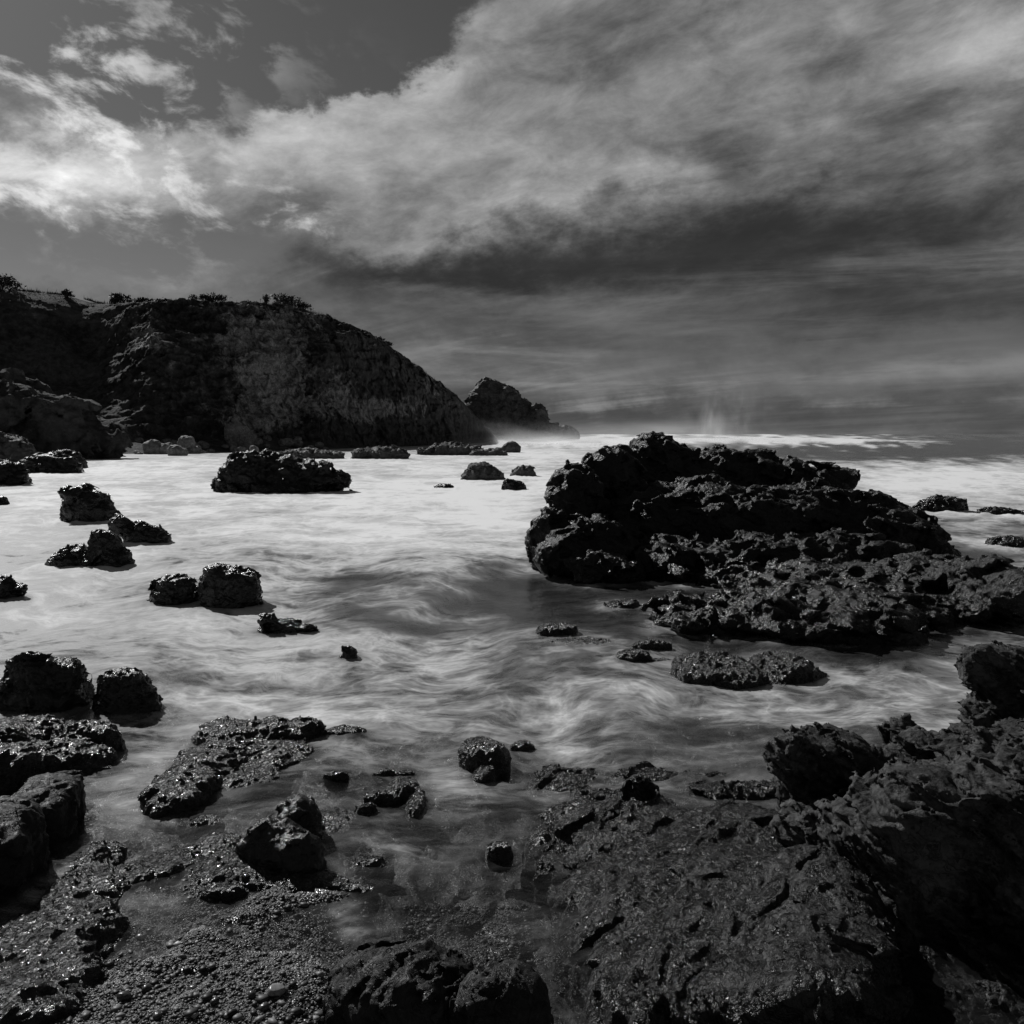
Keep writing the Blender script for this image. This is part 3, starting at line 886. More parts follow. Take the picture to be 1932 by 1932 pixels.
def crest(px):
    sx, sy = zip(*SKYLINE); bx, by = zip(*BASE)
    Y = float(ground(px, np.interp(px, bx, by))[1]) + float(np.interp(px, [-700, 0, 200, 300, 500, 700, 850, 945], [60, 48, 40, 26, 24, 34, 26, 3]))
    return Y, float(np.interp(px, sx, sy))


def foot(px):
    bx, by = zip(*BASE); return float(ground(px, np.interp(px, bx, by))[1])



# ------------------------------------------------------------------ rocks in the sea, far to near
FAR_ROCKS = [
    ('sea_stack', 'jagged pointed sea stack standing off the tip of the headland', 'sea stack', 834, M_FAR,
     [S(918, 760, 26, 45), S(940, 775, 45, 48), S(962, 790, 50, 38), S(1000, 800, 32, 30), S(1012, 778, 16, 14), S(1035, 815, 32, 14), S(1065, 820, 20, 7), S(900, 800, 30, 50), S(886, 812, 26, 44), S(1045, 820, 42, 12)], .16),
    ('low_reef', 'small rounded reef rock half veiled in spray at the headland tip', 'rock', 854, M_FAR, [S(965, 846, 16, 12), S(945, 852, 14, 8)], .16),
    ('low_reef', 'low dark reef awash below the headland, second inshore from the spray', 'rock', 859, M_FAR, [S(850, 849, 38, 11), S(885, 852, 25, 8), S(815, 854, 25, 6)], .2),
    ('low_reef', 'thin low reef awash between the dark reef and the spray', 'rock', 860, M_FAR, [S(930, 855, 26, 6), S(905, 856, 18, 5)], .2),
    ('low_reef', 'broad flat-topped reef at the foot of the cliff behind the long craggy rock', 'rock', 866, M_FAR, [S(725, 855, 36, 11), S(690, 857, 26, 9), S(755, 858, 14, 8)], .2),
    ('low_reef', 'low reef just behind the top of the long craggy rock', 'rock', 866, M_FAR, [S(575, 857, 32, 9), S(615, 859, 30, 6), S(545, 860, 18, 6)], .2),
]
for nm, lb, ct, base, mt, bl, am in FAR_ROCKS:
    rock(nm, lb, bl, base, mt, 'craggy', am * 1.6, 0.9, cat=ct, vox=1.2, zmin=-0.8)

WATER_ROCKS = [
    # left shore
    ('long dark flat-topped rock nearest the water on the far left shore', 893, M_CRAG, [S(98, 876, 48, 17), S(65, 880, 26, 14), S(130, 880, 18, 14)]),
    ('grey rock behind the flat-topped rock on the far left shore', 884, M_CRAG, [S(135, 868, 24, 15), S(120, 862, 20, 11)]),
    ('knobbly rock on the far left shore touching the picture edge above the small stump', 916, M_CRAG, [S(15, 895, 34, 20), S(-15, 890, 30, 24)]),
    ('sloping grey rock highest up the far left shore under the dark cliff', 872, M_FAR, [S(10, 845, 45, 22), S(45, 858, 25, 13), S(-30, 850, 40, 25)]),
    ('small dark stump of rock at the left edge of the bay', 955, M_CRAG, [S(2, 946, 13, 10), S(-12, 945, 12, 12)]),
    ('long craggy rock rising alone in the white water before the cliff', 929, M_CRAG, [S(470, 893, 52, 36), S(515, 882, 34, 26, .5), S(545, 892, 45, 28), S(590, 897, 36, 25), S(432, 908, 26, 22), S(540, 916, 70, 14, -.5), S(630, 906, 26, 10), S(610, 885, 14, 12)]),
    ('pale peaked rock in the foam between the long craggy rock and the great rock', 906, M_FAR, [S(908, 890, 30, 16), S(890, 896, 18, 9), S(932, 897, 18, 9)]),
    ('small round pale rock just beyond the pale peaked rock', 899, M_FAR, [S(985, 890, 20, 10), S(1000, 888, 10, 8)]),
    ('small pale rock in the foam beside the shoulder of the great rock', 911, M_FAR, [S(1052, 903, 15, 8)]),
    ('dark pointed little rock in the foam nearer than the pale peaked rock', 925, M_CRAG, [S(970, 917, 22, 9), S(960, 912, 10, 8)]),
    ('tiny sliver of rock barely out of the foam left of the dark pointed one', 922, M_CRAG, [S(838, 918, 17, 4)]),
    ('humped dark boulder with a small horn, farthest of the boulders in the bay', 985, M_BLD, [S(165, 952, 46, 34), S(135, 940, 22, 20), S(195, 965, 26, 22), S(118, 932, 8, 7)]),
    ('twin-humped dark boulder touching the rounded boulder in front of it', 1026, M_BLD, [S(226, 990, 23, 18), S(268, 1006, 32, 21), S(296, 1006, 22, 18)]),
    ('rounded dark boulder with a low glistening shoulder in front of the twin-humped one', 1070, M_BLD, [S(198, 1035, 36, 34), S(138, 1051, 40, 20), S(228, 1053, 26, 18)]),
    ('low dark rock at the left edge beside bright foam', 1131, M_BLD, [S(5, 1108, 34, 24), S(35, 1112, 14, 8)]),
    ('smaller glistening boulder leaning against the flat-topped black boulder', 1140, M_BLD, [S(328, 1112, 43, 30), S(346, 1104, 24, 20)]),
    ('flat-topped black boulder in the middle of the bay with a leaning neighbour', 1146, M_BLD, [S(436, 1108, 52, 38, 0, 0, 3.0), S(412, 1100, 32, 30), S(468, 1116, 24, 26, 0, 0, 3)]),
    ('little jagged rock awash in the swirl before the flat-topped black boulder', 1196, M_BLD, [S(530, 1180, 42, 13), S(502, 1170, 17, 11), S(570, 1182, 22, 6)]),
    ('lone fist-sized looking rock in the open swirling water', 1246, M_BLD, [S(660, 1230, 16, 13), S(648, 1224, 8, 7)]),
    ('broad square boulder with a lumpy glistening top', 1338, M_BLD, [S(85, 1290, 74, 46, 0, 0, 3.0), S(50, 1270, 40, 34), S(125, 1275, 38, 34), S(95, 1305, 60, 30, -.1)]),
    ('egg-shaped dark boulder beside the broad square boulder', 1346, M_BLD, [S(240, 1300, 56, 44), S(222, 1280, 30, 26), S(265, 1320, 40, 30)]),
    # right of the big rock
    ('low pale-edged rock in the foam behind the great rock, beside the flat sliver', 966, M_CRAG, [S(1775, 950, 40, 12), S(1750, 955, 26, 8), S(1800, 948, 18, 9)]),
    ('flat sliver of rock nearest the right edge behind the great rock', 972, M_CRAG, [S(1880, 966, 32, 6), S(1905, 968, 22, 4)]),
    ('thin wet rock ledge at the right edge, awash past the end of the great rock', 1032, M_CRAG, [S(1905, 1022, 38, 7)]),
]
for lb, base, mt, bl in WATER_ROCKS:
    rock('sea_rock' if mt is not M_BLD else 'sea_boulder', lb, settle(bl, base), base, mt, 'craggy' if mt is not M_BLD else 'boulder', .30 if mt is not M_BLD else .32, .95, cat='rock' if mt is not M_BLD else 'boulder', skirt=1.3, vox=1.2)

tick('rocks'); # the great rock of the right middle ground
rock('great_rock', 'great craggy black rock mass with a stepped skyline and low wet skirts', [
    S(1235, 920, 100, 84, 3.2), S(1235, 852, 38, 24, 3.4), S(1340, 922, 120, 70, 3.4), S(1425, 912, 80, 54, 3.6), S(1530, 912, 74, 30, 3.4), S(1500, 892, 26, 16, 3.4), S(1578, 908, 26, 15, 3.4),
    S(1150, 905, 55, 52, 2.0), S(1085, 945, 45, 62, 1.2), S(1040, 1010, 40, 44, .3), S(1110, 1025, 80, 45, -.2), S(1060, 1040, 40, 30, -.6), S(1130, 1065, 50, 22, -1.0),
    S(1520, 978, 95, 55, 1.2), S(1400, 985, 130, 58, .6), S(1340, 945, 60, 36, 1.2), S(1630, 990, 85, 50, 1.0), S(1690, 1020, 70, 50, .6), S(1755, 1052, 45, 36, .2), S(1250, 990, 130, 65, 1.0), S(1640, 962, 40, 22, 1.4), S(1270, 1050, 120, 36, -.4), S(1450, 1040, 120, 32, -.6), S(1600, 1050, 110, 36, -.5),
    G(1480, 1070, 240, 36, .1, .28), G(1600, 1115, 190, 50, .1, .3), G(1500, 1160, 140, 46, .1, .3), G(1335, 1168, 85, 30, .05, .18), G(1650, 1178, 62, 36, .15, .28),
    G(1780, 1105, 120, 40, .25, .42), G(1860, 1120, 66, 40, .32, .44), G(1895, 1100, 32, 26, .7, .3), G(1200, 1085, 90, 16, .02, .12)], 1085, M_CRAG, 'craggy', .32, 1.0, vox=1.6, skirt=1.5)

tick('great')
NEAR_ROCKS = [
    ('sea_rock', 'small rounded rock just breaking the dark pool under the great rock', 'boulder', M_WEED, [G(1175, 1142, 34, 10, .02, .09)]),
    ('sea_rock', 'low weedy rock awash, farther left of the three before the great rock', 'weed', M_WEED, [G(1050, 1190, 38, 14, .04, .11), G(1095, 1215, 55, 10, -.03, .06)]),
    ('sea_rock', 'small forked weedy rock between its two larger neighbours before the great rock', 'weed', M_WEED, [G(1230, 1220, 38, 8, .04, .09), G(1195, 1240, 32, 14, .03, .1), G(1245, 1250, 30, 6, -.02, .05)]),
    ('sea_rock', 'long double-humped weedy rock awash before the great rock', 'weed', M_WEED, [G(1335, 1265, 60, 30, .06, .17), G(1380, 1270, 50, 28, .06, .14), G(1475, 1262, 55, 28, .06, .16), G(1510, 1278, 40, 14, .0, .1), G(1430, 1290, 70, 14, -.03, .08)]),
    ('reef_slab', 'ridged glistening reef slab at the left edge below the square boulder', 'weed', M_WEED, [G(60, 1385, 90, 20, .1, .16), G(165, 1395, 55, 22, .12, .15), G(110, 1430, 90, 26, .05, .14), G(25, 1450, 60, 34, .1, .2), G(0, 1410, 60, 40, .1, .2), G(140, 1450, 60, 16, 0, .08)]),
    ('reef_slab', 'mussel-crusted reef with shallow pools on its back', 'weed', M_WEED, [G(345, 1490, 52, 44, .03, .14), G(395, 1440, 58, 34, .02, .10), G(440, 1385, 65, 24, .03, .10), G(530, 1380, 70, 20, .04, .1), G(500, 1425, 80, 26, -.01, .07), G(440, 1470, 80, 24, -.03, .07), G(580, 1375, 30, 14, .05, .1)]),
    ('reef_slab', 'little knob of reef just right of the mussel-crusted reef', 'weed', M_WEED, [G(652, 1383, 38, 12, .0, .06)]),
    ('sea_rock', 'tiny wet rock between the mussel-crusted reef and the arched weedy rock', 'weed', M_WEED, [G(635, 1466, 24, 9, .02, .06)]),
    ('sea_rock', 'arched weedy rock alone in the dark shallows', 'weed', M_WEED, [G(760, 1490, 30, 22, .04, .09), G(720, 1510, 34, 16, .02, .08), G(690, 1530, 22, 12, .01, .06), G(785, 1520, 16, 26, .01, .08), G(745, 1462, 40, 8, .0, .05)]),
    ('sea_rock', 'steep weedy rock with a hollow dark side at the tip of the wet shelf', 'weed', M_WEED, [G(905, 1425, 38, 30, .1, .16), G(935, 1435, 26, 30, .08, .16), G(915, 1465, 20, 18, .02, .08)]),
    ('sea_rock', 'small dark knob touching the steep weedy rock', 'weed', M_WEED, [G(985, 1412, 24, 10, .02, .07)]),
    ('sea_rock', 'small round weedy rock in the dark channel beside the wet shelf', 'weed', M_WEED, [G(942, 1610, 24, 18, .03, .09)]),
    ('reef_slab', 'weed-hung reef under and around the black wedge boulder', 'weed', M_WEED, [G(380, 1560, 40, 16, -.04, .07), G(700, 1640, 40, 20, -.05, .08), G(620, 1560, 50, 30, -.05, .08), G(250, 1660, 40, 24, -.04, .08), G(450, 1650, 75, 40, -.02, .12), G(560, 1675, 90, 28, -.03, .1), G(410, 1600, 40, 24, -.02, .08), G(660, 1690, 50, 18, -.05, .08), G(310, 1640, 50, 30, -.03, .08), G(420, 1690, 40, 18, .0, .08)]),
    ('reef_slab', 'long diagonal ribbed reef running into the bottom left corner', 'weed', M_WEED, [G(185, 1630, 36, 26, .0, .09), G(160, 1690, 60, 40, -.01, .10), G(95, 1790, 100, 60, -.02, .12), G(40, 1870, 110, 60, .0, .14), G(-10, 1920, 110, 50, .02, .16), G(150, 1780, 40, 50, .03, .10)]),
]
for nm, lb, st, mt, bl in NEAR_ROCKS:
    rock(nm, lb, bl, 1400, mt, st, .24, 1.0, zmin=-0.5, vox=1.3)

rock('boulder', 'black wedge-shaped boulder with a glistening upper edge in the weed-hung reef', [G(515, 1605, 58, 48, .10, .24), G(565, 1555, 42, 40, .08, .2), G(560, 1625, 48, 40, .08, .2)], 1685, M_BLD, 'boulder', .2, .9, cat='boulder')
rock('boulder', 'blocky smooth boulder lying behind the large smooth one at the left edge', [G(88, 1520, 44, 42, .15, .17, 12, 4.0)], 1600, M_SMOOTH, 'slab', .2, 1.0, cat='boulder')
rock('boulder', 'large smooth dark boulder cut by the left edge', [G(-5, 1600, 56, 62, .2, .26, 10, 3.6), G(-50, 1620, 60, 70, .2, .28)], 1725, M_SMOOTH, 'slab', .2, 1.0, cat='boulder')
rock('boulder', 'cracked smooth boulder at the bottom edge with wisps of foam behind it', [G(755, 1890, 112, 78, .02, .24, -8, 2.5), G(830, 1905, 60, 60, .0, .2), G(690, 1890, 50, 60, .0, .2)], 1985, M_SMOOTH, 'slab', .24, .9, cat='boulder', vox=1.2)
rock('boulder', 'squarish smooth boulder leaning against the cracked one at the bottom edge', [G(945, 1930, 78, 72, .02, .26, 10, 3.2)], 2010, M_SMOOTH, 'slab', .22, .9, cat='boulder', vox=1.2)

tick('near'); # near right: shelf, ledge, two blocks
rock('rock_shelf', 'broad wet rock shelf sloping into the water in the right foreground', [
    G(1170, 1600, 150, 90, -.15, .25, 0, 2.5, 4), G(1370, 1640, 190, 100, -.08, .28, 0, 2.6, 6), G(1240, 1750, 170, 120, -.13, .28, 0, 2.6, 5), G(1420, 1790, 200, 130, -.03, .3, 0, 2.8, 8), G(1560, 1720, 100, 100, .06, .32),
    G(1290, 1900, 160, 100, -.08, .3, 0, 2.6, 6), G(1490, 1900, 140, 100, .0, .32, 0, 2.6, 6),
    G(1210, 1490, 190, 34, -.13, .17), G(1400, 1520, 120, 40, -.12, .2), G(1205, 1498, 28, 18, .1, .1), G(1050, 1490, 60, 32, -.07, .12), G(1035, 1640, 40, 60, -.13, .16), G(1120, 1850, 50, 80, -.18, .2), G(1345, 1560, 110, 22, -.03, .1), G(1090, 1545, 70, 20, -.02, .09), G(1620, 1620, 60, 60, .1, .3)],
    1700, M_SLAB, 'slab', .21, 1.2, zmin=-.5, vox=1.5, cat='rock shelf')
rock('rock_ledge', 'rough layered ledge climbing to the right edge above a black hollow', [
    G(1800, 1570, 200, 100, .4, .42), G(1700, 1610, 110, 80, .32, .4), G(1900, 1500, 120, 90, .5, .42), G(1580, 1600, 110, 60, .15, .3), G(1850, 1440, 90, 45, .42, .35), G(1710, 1470, 80, 40, .3, .35), G(1712, 1400, 34, 26, .5, .2), G(2140, 1520, 180, 130, .5, .5, 0, 3.0), G(1990, 1560, 120, 110, .5, .5), G(1830, 1585, 170, 80, .44, .46, 8, 4.0), G(1990, 1585, 150, 90, .5, .48, 0, 4.0), G(1700, 1650, 70, 60, .2, .36), G(1880, 1860, 230, 130, -.24, .3)],
    1600, M_STRATA, 'strata', .24, .9, zmin=-.5, vox=1.5, cat='rock ledge')
rock('boulder', 'blunt grey layered boulder overhanging the wet shelf', [S(1555, 1435, 100, 62), S(1500, 1425, 50, 46), S(1600, 1480, 70, 60), S(1530, 1490, 60, 50)], 1548, M_STRATA, 'strata', .22, .8, zmin=0, zbase=.25, skirt=1, vox=1.3, cat='boulder')
rock('rock_pillar', 'stacked layered rock pillar cut by the right edge', [S(1885, 1262, 74, 46), S(1890, 1345, 72, 44), S(1915, 1420, 60, 60), S(1850, 1260, 36, 40), S(1975, 1340, 70, 95, .2), S(1950, 1450, 80, 60, .1)], 1480, M_STRATA, 'strata', .22, .8, zmin=0, zbase=.3, skirt=1, vox=1.3, cat='rock', )

tick('shelf'); build_water(); tick('water')
# ------------------------------------------------------------------ the cliff foot
bl, d0 = solve([S(10, 800, 100, 84), S(100, 815, 76, 58), S(165, 838, 55, 32), S(-120, 790, 120, 110)], 866)
sp = rock_mesh('headland_spur', M_HEAD, bl, d0, 'craggy', 1.9, 7.0, .26, -.8, 2.5, 2.0)
struct(sp)
rock('boulder', 'largest pale boulder, a tall block fallen at the foot of the cliff', [S(398, 800, 33, 33, 0, 10, 2.8), S(412, 790, 22, 22), S(385, 815, 24, 22)], 850, M_PALE, 'boulder', .2, .9, cat='boulder', zmin=-.5, vox=1.1)
FALLEN = [
    ('pale fallen block leaning on the right side of the tall pale boulder', 852, [S(447, 815, 24, 17), S(465, 825, 18, 12)]),
    ('pair-shaped grey boulder on the shingle left of the tall pale boulder', 857, [S(290, 842, 20, 12), S(310, 846, 14, 9)]),
    ('rounded grey boulder at the foot of the tall pale boulder', 856, [S(352, 833, 16, 12)]),
    ('pale wedge of rock at the water before the tall pale boulder', 860, [S(330, 848, 15, 9), S(345, 851, 10, 6)]),
    ('upright little rock just behind the top of the long craggy rock', 862, [S(480, 850, 9, 10), S(475, 842, 5, 5)]),
    ('low brown-grey boulder where the shingle meets the dark spur', 862, [S(205, 852, 16, 8)]),
]
for lb, base, bl in FALLEN:
    rock('boulder', lb, bl, base, M_PALE, 'boulder', .22, .9, cat='boulder', vox=1.1)
# small boulders heaped along the foot: four shapes, copied one by one
random.seed(4)
protos = []
for i in range(4):
    bl = [(np.array([0., 0, 0]), np.array([1.0, .8, .62 + .1 * i]), np.eye(3), 3.0), (np.array([.4, -.2, -.1]), np.array([.6, .6, .5]), np.eye(3), 2.0)]
    o = rock_mesh('shore_boulder', M_PALE, bl, 1, 'craggy', .26, .9, .12, -2, .3, 1.0)
    protos.append(o)
used = set()
for i in range(100):
    px = random.choice([random.uniform(190, 640), random.uniform(215, 470), random.uniform(-20, 160)]); k = random.random() ** 1.3
    Y = foot(px) - 19 + 20 * k; r = random.uniform(.35, .8) * (1.7 if random.random() < .18 else 1)
    if px < 170: Y = foot(px) - 21 + 5 * k
    z = -.3 + (Y - foot(px) + 20) * .125
    j = random.randrange(4)
    o = protos[j] if j not in used else protos[j].copy()
    if j in used: COL.objects.link(o)
    used.add(j)
    o.location = (float((px - CX) / F * Y / math.cos(PITCH)), Y, max(z, -.1) + .05 * r); o.scale = (r * random.uniform(.8, 1.3), r, r * random.uniform(.7, 1.1))
    o.rotation_euler = (random.uniform(-.3, .3), random.uniform(-.3, .3), random.uniform(0, 6.3))
    size = 'small' if r < .5 else 'middling' if r < .85 else 'large'
    row = 'at the water line' if k < .33 else 'half way up the rubble' if k < .7 else 'high up against the cliff'
    spot = 'below the dark spur' if px < 170 else 'next to the dark spur' if px < 270 else 'left of the tall pale boulder' if px < 368 else 'around the tall pale boulder' if px < 470 else 'under the bare cliff patch' if px < 560 else 'toward the broad flat-topped reef'
    asp = o.scale[2] * (.62 + .1 * j) / o.scale[0]; form = 'flat' if asp < .5 else 'squat' if asp < .7 else 'upright'
    tag(o, f'{size} {form} grey boulder {row}, {spot}', 'boulder', 'small boulders along the cliff foot')

# ------------------------------------------------------------------ shrubs on the headland
def tube(pts, r0, r1, n=5):
    V, Q = [], []
    for i, p in enumerate(pts):
        r = r0 + (r1 - r0) * i / (len(pts) - 1)
        for k in range(n):
            a = 2 * math.pi * k / n; V.append((p[0] + r * math.cos(a), p[1] + r * math.sin(a), p[2]))
    for i in range(len(pts) - 1):
        for k in range(n): Q.append((i * n + k, i * n + (k + 1) % n, (i + 1) * n + (k + 1) % n, (i + 1) * n + k))
    return V, Q


def shrub(px, w, h, label, seed, dens=1.0, dy=0.0, spiky=False):
    rg = np.random.RandomState(seed); Y, py = crest(px); Y += dy
    base = np.array([float(v) for v in at(px, py + 2, Y)]); s = Y / F; w *= s; h *= s
    root = bpy.data.objects.new('shrub', None); COL.objects.link(root); root.location = base
    tag(root, label, 'shrub', 'shrubs on the headland crest')
    V, Q = [], []
    tips = []
    for k in range(7 if not spiky else 4):
        a = rg.uniform(0, 6.28); r = w * rg.uniform(.1, .75) * (0.25 if spiky else 1)
        tip = np.array([math.cos(a) * r, math.sin(a) * r * .8, h * rg.uniform(.55, .95)]); tips.append(tip)
        v, q = tube([(0, 0, -.4), tuple(tip * .5 + [0, 0, h * .06]), tuple(tip)], .10, .03)
        Q += [tuple(i + len(V) for i in f) for f in q]; V += v
    mesh_np('stem', V, Q, M_STEM, root)
    n = int(900 * dens); c = []
    ncl = 14
    cl = [np.array([rg.normal() * w * .42, rg.normal() * w * .3, h * rg.uniform(.2, .85)]) for _ in range(ncl)] + tips
    for i in range(n):
        b_ = cl[rg.randint(len(cl))]
        c.append(b_ + rg.normal(size=3) * [w * .13, w * .13, h * .14])
    c = np.array(c); c = c[(c[:, 2] > -.2)]; n = len(c)
    d1 = rg.normal(size=(n, 3)); d1 /= np.linalg.norm(d1, axis=1)[:, None]; d2 = np.cross(d1, rg.normal(size=(n, 3))); d2 /= np.linalg.norm(d2, axis=1)[:, None]
    L_ = rg.uniform(.14, .34, (n, 1)); 
    Vv = np.stack([c - d1 * L_, c + d2 * L_ * .45, c + d1 * L_, c - d2 * L_ * .45], 1).reshape(-1, 3)
    mesh_np('crown', Vv, np.arange(4 * n).reshape(n, 4), M_LEAF, root, smooth=False)
    return root


shrub(4, 34, 26, 'tall dark thicket on the crest at the left edge', 1, 1.6)
shrub(127, 12, 10, 'small round bush alone on the crest near the thicket', 2, .5)
shrub(230, 24, 18, 'rounded bush at the left end of the long low row on the crest', 3)
shrub(270, 26, 10, 'low wind-cut bush right beside the rounded bush on the crest', 4, .8)
shrub(310, 24, 9, 'sparse low bush ending the long row on the crest', 5, .6)
shrub(400, 36, 17, 'broad mounded bush alone on the middle of the crest', 6, 1.4)
shrub(470, 20, 6, 'very low scrub on the crest before the spiky stems', 7, .5)
shrub(503, 7, 16, 'thin spiky plant standing up on the crest', 8, .25, spiky=True)
shrub(538, 28, 22, 'tallest leafy bush where the crest begins to fall away', 9, 1.3)
shrub(568, 18, 12, 'bush on the falling crest just past the tallest leafy bush', 10, .7)
shrub(712, 12, 8, 'dark bush low down the seaward ridge', 11, .4)
shrub(728, 14, 7, 'last dark bush down the seaward ridge', 12, .4)

def crest_grass(n=9000):
    rg = np.random.RandomState(5); u = rg.uniform(-60, 860, n)
    u = np.where(fbm(u * .03, 0 * u, 0 * u, 3) + rg.normal(size=n) * .12 > -.1, u, rg.uniform(560, 860, n))
    sx, sy = zip(*SKYLINE); YT = np.array([crest(q)[0] for q in np.linspace(-60, 860, 93)])
    Y = np.interp(u, np.linspace(-60, 860, 93), YT) + rg.uniform(-1.5, 4, n)
    top = np.interp(u, sx, sy) + 1.5
    x, _, z = at(u, top, Y); z = z - .15
    hh = rg.uniform(.15, .6, n) * (1 + 1.2 * (rg.rand(n) < .06)); lx, ly = rg.normal(size=(2, n)) * .16; w = rg.uniform(.03, .08, n)
    V = np.stack([np.stack([x - w, Y, z], -1), np.stack([x + w, Y, z], -1), np.stack([x + lx, Y + ly, z + hh], -1)], 1).reshape(-1, 3)
    o = mesh_np('grass', V, np.arange(3 * n).reshape(n, 3), M_LEAF, smooth=False); o['label'] = 'rough grass along the headland crest'
    struct(o, 'stuff')


crest_grass()
# ------------------------------------------------------------------ gravel and pebbles of the near bank
def ico():
    p = (1 + 5 ** .5) / 2
    V = np.array([(-1, p, 0), (1, p, 0), (-1, -p, 0), (1, -p, 0), (0, -1, p), (0, 1, p), (0, -1, -p), (0, 1, -p), (p, 0, -1), (p, 0, 1), (-p, 0, -1), (-p, 0, 1)], float)
    V /= np.linalg.norm(V[0])
    Fc = np.array([(0, 11, 5), (0, 5, 1), (0, 1, 7), (0, 7, 10), (0, 10, 11), (1, 5, 9), (5, 11, 4), (11, 10, 2), (10, 7, 6), (7, 1, 8), (3, 9, 4), (3, 4, 2), (3, 2, 6), (3, 6, 8), (3, 8, 9), (4, 9, 5), (2, 4, 11), (6, 2, 10), (8, 6, 7), (9, 8, 1)])
    return V, Fc


def drop(px, py):
    """point of the gravel bank seen at a picture point"""
    z = np.zeros_like(np.asarray(px, float))
    for _ in range(12):
        x, y, _z = ground(px, py, z); z = 0.5 * z + 0.5 * bed_height(x, y)
    return x, y, z


def build_gravel(n=26000):
    rg = np.random.RandomState(11)
    px = rg.uniform(60, 700, n); py = 1990 - 400 * rg.rand(n) ** 1.3
    k = rg.rand(n) < .14
    px[k] = rg.uniform(760, 1000, k.sum()); py[k] = rg.uniform(1710, 1840, k.sum())
    x, y, z = drop(px, py)
    iv, fc = ico(); m = len(iv)
    r = np.exp(rg.normal(math.log(.0046), .62, n)).clip(.002, .03)
    sc = r[:, None] * rg.uniform(.6, 1.4, (n, 3)) * [1, 1, .5]
    ang = rg.uniform(0, 6.28, n); c_, s_ = np.cos(ang)[:, None], np.sin(ang)[:, None]
    P = iv[None] * rg.uniform(.68, 1.25, (n, m, 1)) * sc[:, None]
    Xp = P[..., 0] * c_ - P[..., 1] * s_; Yp = P[..., 0] * s_ + P[..., 1] * c_
    V = np.stack([Xp + x[:, None], Yp + y[:, None], P[..., 2] + (z + r * .35)[:, None]], -1).reshape(-1, 3)
    T = (fc[None] + (np.arange(n) * m)[:, None, None]).reshape(-1, 3)
    o = mesh_np('gravel', V, T, M_GRAVEL, smooth=False)
    tone = np.exp(rg.normal(math.log(.06), .7, n)).clip(.012, .5)
    attr(o, 'tone', np.repeat(tone, m))
    o['label'] = 'wet dark gravel of the near bank'
    struct(o, 'stuff')


build_gravel()
PEB = [(234, 1886, 12, 'dark', 'round dark pebble standing clear of the gravel'), (277, 1869, 9, 'dark', 'dark oval pebble just up the bank from the round dark one'),
       (364, 1871, 10, 'dark', 'blackish stone set in the gravel beside a cluster of grit'), (405, 1893, 8, 'dark', 'smaller dark stone to the right of the blackish one'),
       (296, 1921, 9, 'dark', 'dark stone at the very bottom edge of the gravel'), (522, 1874, 15, 'pale', 'flat pale slab-like stone, largest in the gravel'),
       (428, 1918, 6, 'pale', 'tiny white pebble near the bottom edge'), (264, 1771, 7, 'pale', 'pale pebble glimmering under the shallow water'),
       (498, 1905, 10, 'dark', 'dull dark stone below the flat pale stone'), (475, 1880, 8, 'dark', 'dull oval stone left of the flat pale stone'), (607, 1925, 6, 'pale', 'pale pebble closest to the cracked smooth boulder'), (964, 1790, 6, 'pale', 'bright pebble on the drowned gravel patch beside the shelf')]
for i, (px, py, r, tone, lb) in enumerate(PEB):
    x, y, z = [float(q[0]) for q in drop(np.array([float(px)]), np.array([float(py)]))]
    s = r * math.hypot(y, H) / F
    bl = [(np.array([0., 0, 0]), np.array([s, s * .8, s * (.4 if r > 13 else .7)]), np.eye(3), 2.4 if r < 13 else 3.5)]
    o = rock_mesh('pebble', M_PEB if tone == 'dark' else M_PEBP, bl, 1, 'smooth', s * .12, s * 2, s / 6, -1, s * .3, 1.0)
    o.location = (x, y, z + s * .4); o.rotation_euler = (0, .1, i * 1.3)
    tag(o, lb, 'pebble', 'stones standing out in the gravel')

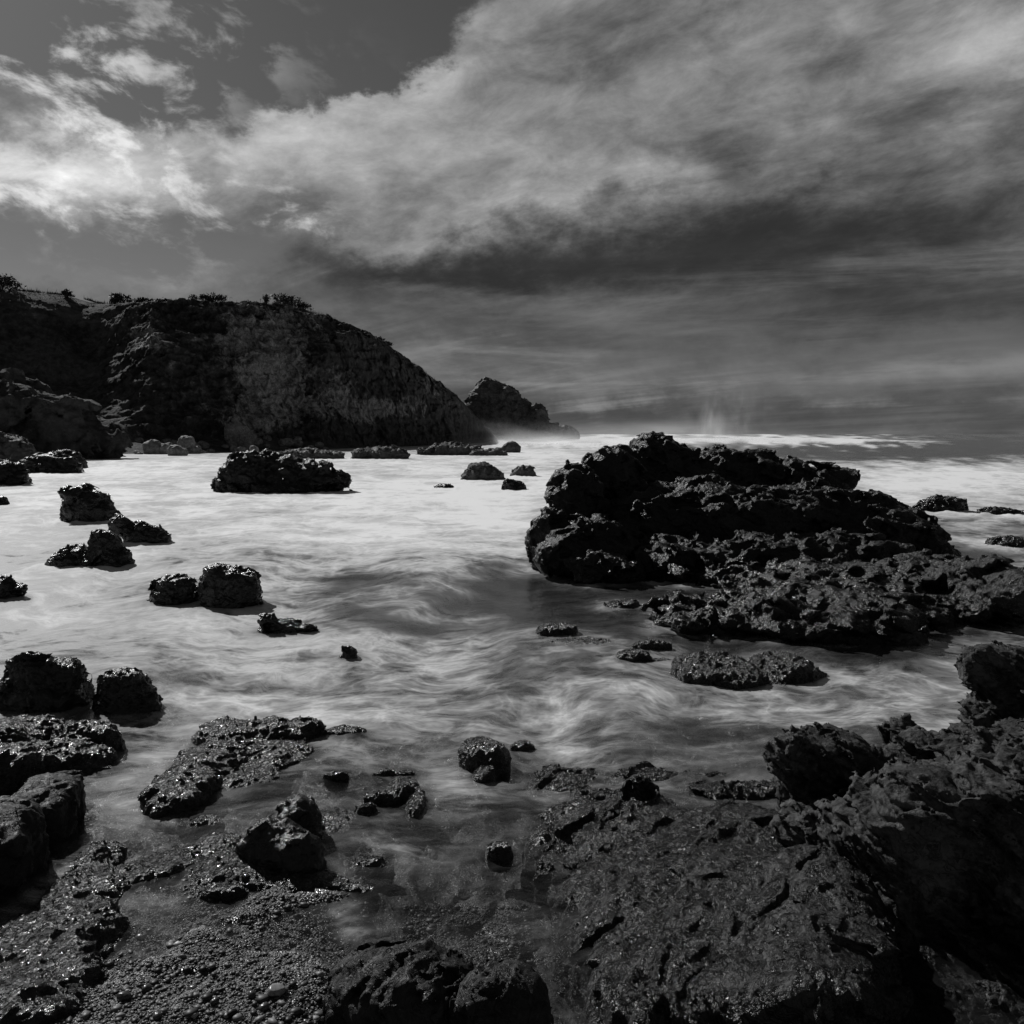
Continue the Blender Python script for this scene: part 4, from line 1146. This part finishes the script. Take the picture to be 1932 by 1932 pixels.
# ------------------------------------------------------------------ spray over the surf
def spray(name, label, lo, hi, dens, nscale, fall, plume=False):
    V = [(x, y, z) for x in (lo[0], hi[0]) for y in (lo[1], hi[1]) for z in (lo[2], hi[2])]
    Q = [(0, 1, 3, 2), (4, 6, 7, 5), (0, 4, 5, 1), (2, 3, 7, 6), (0, 2, 6, 4), (1, 5, 7, 3)]
    m, t, out = new_mat(name + '_air')
    tc = t.nodes.new('ShaderNodeTexCoord'); gx, gy, gz = sep(t, tc.outputs['Generated'])
    g = t.nodes.new('ShaderNodeNewGeometry'); x, y, z = sep(t, g.outputs['Position'])
    edge = gx.ramp(0, .25) * gx.ramp(1, .6) * gy.ramp(0, .3) * gy.ramp(1, .7) * gz.ramp(1, .55)
    if plume:      # a ragged column that leans and thins upwards
        lean = (gz - 0.3) * 0.14 + (noise(t, comb(t, z * 0.12, y * 0.05, 0.0), 1.0, 3, 0.6) - 0.5) * 0.22
        u = (gx - 0.5 - lean) * 6.5; v = (gy - 0.5) * 5.0
        edge = (u * u + v * v).f('MULTIPLY', -1.0).f('EXPONENT') * gz.ramp(1, .25) * gx.ramp(0, .12) * gx.ramp(1, .88) * gy.ramp(0, .1) * gy.ramp(1, .9)
    n = noise(t, comb(t, x * nscale[0], y * nscale[1], z * nscale[2]), 1.0, 5, 0.6, 0.4).ramp(0.38, 0.72)
    d = edge * n * (z * (-1.0 / fall)).f('EXPONENT') * dens
    v = t.nodes.new('ShaderNodeVolumePrincipled'); v.inputs['Color'].default_value = (.95, .95, .95, 1); v.inputs['Anisotropy'].default_value = 0.3
    t.links.new(d.o, v.inputs['Density']); t.links.new(v.outputs[0], out.inputs['Volume'])
    o = mesh_np(name, V, Q, m, smooth=False); o['label'] = label
    return struct(o, 'stuff')


spray('sea_spray', 'low bank of spray hanging over the surf off the headland', (-45, 225, .05), (110, 345, 9), .06, (.03, .03, .14), 2.4)
spray('sea_spray', 'tall thin plume of spray above the far surf', (44, 305, .05), (118, 359, 28), .07, (.13, .06, .06), 14, True)
tick('end')
